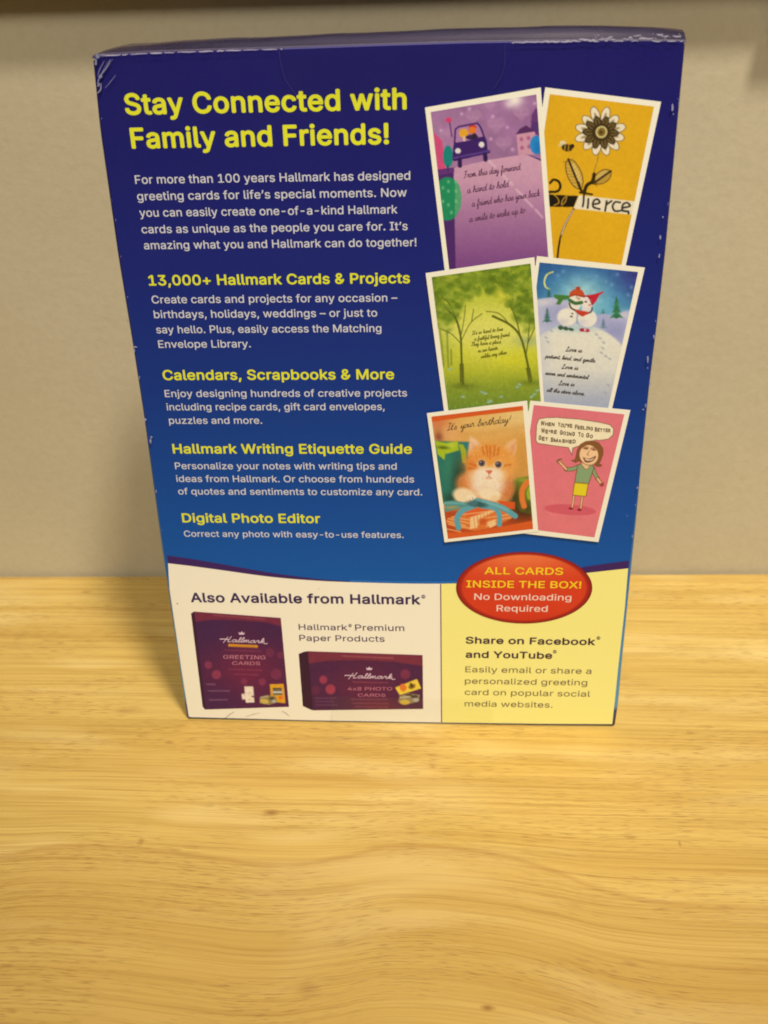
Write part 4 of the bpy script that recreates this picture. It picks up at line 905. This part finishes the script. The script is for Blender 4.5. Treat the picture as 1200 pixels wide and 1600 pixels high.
# ---- pictures of the two paper packs
def logo(name, L, R, xh, w, layer, parent, crown):
    mb = MB(); add_cursive(mb, "Hallmark", L, R, xh, w, layer, .22)
    mb.ribbon(spline([R, (R[0] + 1.5, R[1] + 1.2), (R[0] + 5, R[1] + .3)], 4), w, layer)
    x, y, k = crown
    mb.poly([(x - 5 * k, y - 2 * k), (x - 2.2 * k, y - .3 * k), (x, y - 3.2 * k), (x + 2.2 * k, y - .3 * k), (x + 5 * k, y - 1.6 * k), (x + 3.8 * k, y + 2 * k), (x - 3.8 * k, y + 2 * k)], layer)
    return mb.build(name, ink((220, 190, 198)), parent)
def paint_pack(xy):
    c = Canvas(xy, 290, 940, .14167); c.fill((80, 32, 70))
    c.glow(250, 330, 350, 250, (66, 34, 76), .9); c.glow(900, 330, 260, 230, (66, 32, 72), .9); c.glow(680, 760, 360, 300, (112, 34, 68), .95); c.glow(300, 1120, 300, 200, (72, 34, 74), .9); c.glow(1000, 1000, 180, 160, (92, 34, 70), .7)
    c.poly([(60, 60), (1100, 120), (1100, 285), (900, 232), (600, 205), (300, 198), (80, 225)], (124, 44, 66), .9, 14)
    c.line([(310, 150), (600, 172), (880, 195)], 12, (168, 90, 90), .6, 10)
    for x, y, r, a in ((250, 700, 42, .6), (340, 805, 50, .75), (645, 880, 36, .4), (845, 885, 40, .5), (1000, 800, 60, .35), (930, 560, 50, .25), (1050, 590, 40, .3)): c.ell(x, y, r, r, (160, 66, 92), 0, a, 16); c.ell(x, y, r * .7, r * .7, (142, 48, 78), 0, a * .6, 16)
    c.poly([(470, 464), (795, 480), (795, 510), (470, 496)], (216, 148, 42)); c.line([(500, 484), (765, 496)], 7, (170, 100, 40), .7)
    for a, b in (((430, 535), (830, 548)), ((475, 745), (840, 758)), ((530, 800), (800, 808))): c.line([a, b], 9, (176, 92, 104), .45, 10)
    for a, b in (((235, 912), (325, 912)), ((250, 985), (485, 985)), ((265, 1085), (460, 1082))): c.line([a, b], 14, (150, 110, 130), .6, 10)
    c.poly([(648, 935), (745, 935), (760, 1112), (664, 1116)], (240, 222, 196)); c.poly([(615, 1020), (655, 1015), (660, 1078), (625, 1078)], (236, 216, 190)); c.ell(745, 1048, 18, 8, (96, 40, 64)); c.ell(705, 1005, 12, 10, (226, 196, 150)); c.ell(705, 1080, 14, 8, (220, 190, 140))
    c.poly([(928, 912), (1080, 906), (1102, 1120), (1000, 1112), (940, 1040)], (224, 162, 40)); c.poly([(960, 955), (1060, 950), (1068, 1030), (965, 1035)], (120, 108, 84)); c.line([(970, 1000), (1060, 998)], 18, (210, 206, 196)); c.line([(965, 960), (1050, 955)], 12, (70, 60, 50)); c.ell(1050, 1060, 26, 20, (232, 110, 40))
    c.poly([(820, 1050), (900, 1030), (1000, 1048), (1010, 1110), (920, 1140), (815, 1120)], (146, 128, 84)); c.ell(870, 1100, 50, 26, (206, 178, 84), 10); c.ell(950, 1068, 30, 16, (84, 72, 52)); c.ell(975, 1100, 26, 18, (180, 172, 150)); c.line([(830, 1060), (900, 1045)], 10, (196, 184, 146))
    c.noise(24, 24, .05, 3); return c.c
def pk(ox, oy, s): return lambda x, y: (ox + x * s, oy + y * s)
Z = pk(290, 940, .14167)
xy, f = quad_grid([Z(95, 110), Z(1050, 180), Z(1140, 1160), Z(222, 1190)], 120, 120)
p1 = painted("pack_picture", xy, f, paint_pack(xy), 3, box, extra=([Z(60, 132), Z(95, 108), Z(110, 112), Z(235, 1188), Z(215, 1192), Z(188, 1160)], 2, ink((62, 26, 52)))); p1["label"] = "tall purple greeting card pack"
logo("pack_logo", Z(395, 440), Z(868, 458), 3.7, 1.05, 4, p1, (*Z(618, 350), 1.0))
mb = MB(); add_type_px(mb, "GREETING", Z(415, 630), Z(880, 637), (.4, -8.4), .004, 4); add_type_px(mb, "CARDS", Z(512, 697), Z(822, 701), (.4, -7.6), .004, 4)
mb.build("pack_lettering", ink((200, 128, 142)), p1)
def paint_pack2(xy):
    c = Canvas(xy, 460, 1000, .175); c.fill((80, 32, 66))
    c.glow(200, 330, 260, 200, (74, 32, 70), .9); c.glow(1050, 330, 200, 160, (74, 32, 70), .9); c.glow(620, 420, 330, 170, (102, 36, 66), .9); c.glow(300, 560, 200, 90, (76, 34, 70), .8); c.glow(760, 590, 200, 50, (120, 42, 56), .6)
    c.poly([(100, 60), (1200, 90), (1200, 240), (900, 195), (600, 178), (300, 185), (100, 215)], (126, 46, 64), .9, 14)
    c.line([(430, 143), (600, 150), (880, 162)], 12, (180, 104, 96), .6, 10)
    for x, y, r, a in ((258, 355, 36, .75), (322, 440, 44, .85), (990, 305, 44, .45), (190, 450, 40, .2)): c.ell(x, y, r, r, (176, 64, 84), 0, a, 14)
    for a, b in (((525, 375), (835, 382)), ((510, 530), (830, 532)), ((515, 565), (840, 567)), ((545, 597), (830, 598))): c.line([a, b], 8, (176, 96, 104), .5, 8)
    for a, b in (((180, 520), (370, 520)), ((190, 550), (350, 550)), ((190, 580), (380, 580))): c.line([a, b], 9, (140, 96, 110), .5, 8)
    c.poly([(900, 425), (1095, 348), (1132, 432), (940, 492)], (236, 204, 66)); c.ell(970, 425, 30, 34, (226, 120, 50), -20); c.ell(1050, 415, 34, 22, (150, 110, 40), -20); c.ell(1045, 405, 14, 24, (90, 66, 30), -20)
    c.poly([(940, 500), (1010, 475), (1120, 490), (1110, 550), (1000, 575), (925, 555)], (150, 134, 96)); c.ell(985, 555, 45, 22, (214, 182, 70)); c.ell(1070, 505, 34, 14, (80, 66, 54)); c.ell(1085, 535, 26, 16, (186, 178, 156)); c.line([(950, 515), (1030, 505)], 10, (200, 188, 150)); c.ell(1020, 490, 28, 8, (60, 44, 40))
    c.noise(24, 24, .05, 3); return c.c
Z = pk(460, 1000, .175)
xy, f = quad_grid([Z(120, 100), Z(1145, 135), Z(1150, 615), Z(165, 628)], 130, 70)
p2 = painted("pack_picture", xy, f, paint_pack2(xy), 3, box, extra=([Z(38, 124), Z(85, 105), Z(122, 99), Z(170, 627), Z(150, 624), Z(75, 590)], 2, ink((58, 26, 48)))); p2["label"] = "wide purple photo card pack"
logo("pack_logo", Z(465, 338), Z(872, 346), 3.7, 1.05, 4, p2, (*Z(668, 256), 1.0))
mb = MB(); add_type_px(mb, "4x8 PHOTO", Z(475, 450), Z(872, 450), (.5, -7.4), .004, 4); add_type_px(mb, "CARDS", Z(566, 505), Z(812, 507), (.4, -6.8), .004, 4)
mb.build("pack_lettering", ink((198, 116, 132)), p2)

# ---- wear: chipped ink along the folds, scuffed corner; fold highlights are painted on
mwear = ink((150, 148, 170), .6, .2)
R = random.Random(21)
mb = MB()
def chip(x, y, w, h, layer=21, ang=0.0):
    n = 9; t = math.radians(ang); pts = []
    for k in range(n):
        th = 2 * math.pi * k / n; r = R.uniform(.6, 1.15); dx, dy = w / 2 * r * math.cos(th), h / 2 * r * math.sin(th)
        pts.append((x + dx * math.cos(t) - dy * math.sin(t), y + dx * math.sin(t) + dy * math.cos(t)))
    mb.poly(pts, layer)
for q in ((1030, 401, 3, 4), (1022, 526, 3, 9), (1012, 561, 2.6, 13), (1012, 575, 2, 3), (1009, 634, 3, 6), (1005, 640, 2.5, 3), (996, 762, 2.4, 5), (1050.7, 168, 3.2, 14), (1036, 339, 2.6, 4), (1031.8, 371, 2.4, 8), (1030.5, 398, 2.2, 4),
          (211, 542, 7, 3), (210, 548, 2.5, 5), (227, 656, 4, 6), (235.5, 689, 2.5, 11), (236.5, 683, 4, 3), (199.5, 502, 2.2, 6), (980, 806, 2, 2), (1052, 178, 2, 3), (1016, 600, 1.6, 7), (988, 838, 1.6, 5), (244, 768, 1.6, 7), (218, 590, 1.4, 8)):
    mb = MB(); chip(*q); mb.build("ink_chip", mwear, box)
for i in range(12):                                               # tiny nicks along both folds
    e = (LEFT, RIGHT)[i % 2]; y = R.uniform(150, 860); x = edge_px(e, [y])[0][0] + (1.2 if e is LEFT else -1.2)
    mb = MB(); chip(x, y, R.uniform(.7, 1.5), R.uniform(1.2, 4.5)); mb.build("ink_chip", mwear, box)
mb = MB()
for q, w in (([(172.5, 93), (166, 106), (157, 118), (152, 131)], 2.2), ([(157.5, 130), (157, 140), (151.5, 146)], 2.4), ([(181, 117), (174, 126), (164, 138)], .8), ([(163, 95), (156, 108), (152.5, 118)], 1.1), ([(168, 96), (160, 112)], .7), ([(176, 92), (169, 104)], .8)):
    mb.ribbon(spline(q, 5), w, 21, True)
chip(152.5, 88, 7, 11, 22, -25); chip(149.8, 97, 4, 10, 22, 0); chip(157, 119, 5, 8, 22, 30); chip(160, 86, 12, 3.4, 22, -6); chip(154, 132, 4, 7, 22, 10)
mb.build("scuffed_corner", ink((132, 130, 150), .5, .3), box)
mb = MB()
top_px = np.array(TOP)
def crease(x): return float(np.interp(x, top_px[:, 0], top_px[:, 1]))
x = 160.0
while x < 442:
    L = R.uniform(6, 34); e = min(442, x + L); xs_ = np.linspace(x, e, 6); mb.ribbon([(q, crease(q) + R.uniform(-.5, .4)) for q in xs_], R.uniform(1.0, 2.2), 21, True); x = e + R.uniform(.5, 6)
x = 800.0
mb.build("chipped_crease_glint", ink((190, 180, 190), .4, .5), box)  # chipped edge and glossy crease highlight together, painted as pale dashes
mb = MB()
while x < 1066:
    L = R.uniform(3, 16); e = min(1067, x + L); yo = R.choice((0, 0, -6, -9, -13) if x > 900 else (0, 0, -2)); xs_ = np.linspace(x, e, 4)
    mb.ribbon([(q, crease(q) + yo * (x - 860) / 206 + R.uniform(-.9, .7)) for q in xs_], R.uniform(.9, 2.6), 21, True); x += L * R.uniform(.3, .9)
for i in range(24): chip(R.uniform(930, 1064), R.uniform(52, 63), R.uniform(1, 3), R.uniform(.8, 2.2), 22)
mb.build("chipped_crease_glint", ink((176, 168, 178), .4, .5), box)  # chips plus painted crease highlights and bright specks
mb = MB(); mb.ribbon([(q, crease(q) - .2) for q in np.linspace(444, 800, 40)], 1.6, 1)  # highlight along the fold, painted as a pale strip
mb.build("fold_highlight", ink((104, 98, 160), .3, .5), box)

# clear tape seals over the lid joint and the base joint
mtape = bpy.data.materials.new("clear_tape"); mtape.use_nodes = True; nt = mtape.node_tree; nt.nodes.clear()
out = nt.nodes.new("ShaderNodeOutputMaterial"); mx = nt.nodes.new("ShaderNodeMixShader"); tr = nt.nodes.new("ShaderNodeBsdfTransparent"); gl = nt.nodes.new("ShaderNodeBsdfGlossy")
gl.inputs["Roughness"].default_value = .18; tr.inputs[0].default_value = (.985, .985, .975, 1); mx.inputs[0].default_value = .025
nt.links.new(tr.outputs[0], mx.inputs[1]); nt.links.new(gl.outputs[0], mx.inputs[2]); nt.links.new(mx.outputs[0], out.inputs[0])
def seal(pts, edge):
    mb = MB(); mb.poly(pts, 23); o = mb.build("tape_seal", mtape, box)
    mb = MB(); mb.ribbon(spline(edge, 5), .9, 24); mb.build("tape_edge", ink((56, 52, 108), .3, .5) if edge[0][1] < 500 else ink((228, 218, 192), .4, .3), o)
seal([(436, 78), (440, 104), (448, 128), (466, 150), (520, 158), (640, 150), (740, 144), (772, 138), (784, 118), (789, 92), (789, 68), (600, 72.5)], [(436, 79), (440, 104), (448, 128), (464, 150)])
seal([(517, 1088), (767, 1093), (771, 1129.5), (687, 1128.8), (519, 1126)], [(518, 1112), (518.4, 1118), (519, 1125.5)])
mb = MB(); mb.ribbon(spline([(789, 69), (789, 92), (784, 118), (772, 138)], 5), .8, 24); mb.build("tape_edge", ink((54, 50, 106), .3, .5), box)
# small marks on the white band
SM = ink((150, 124, 92), .6, .2)
for q, w in (([(352, 1122), (358, 1117), (366, 1112)], .7), ([(440, 1111), (446, 1114), (452, 1119)], .7), ([(384, 1120), (396, 1116), (406, 1114)], .5)):
    mb = MB(); mb.ribbon(spline(q, 4), w, 5, True); mb.build("smudge", SM, box)
for q in ((277, 943, 2.6, 2.2, 5), (498, 920, 1.6, 1.4, 5), (296, 1120.5, 3, 2, 5)):
    mb = MB(); chip(*q); mb.build("smudge", SM, box)
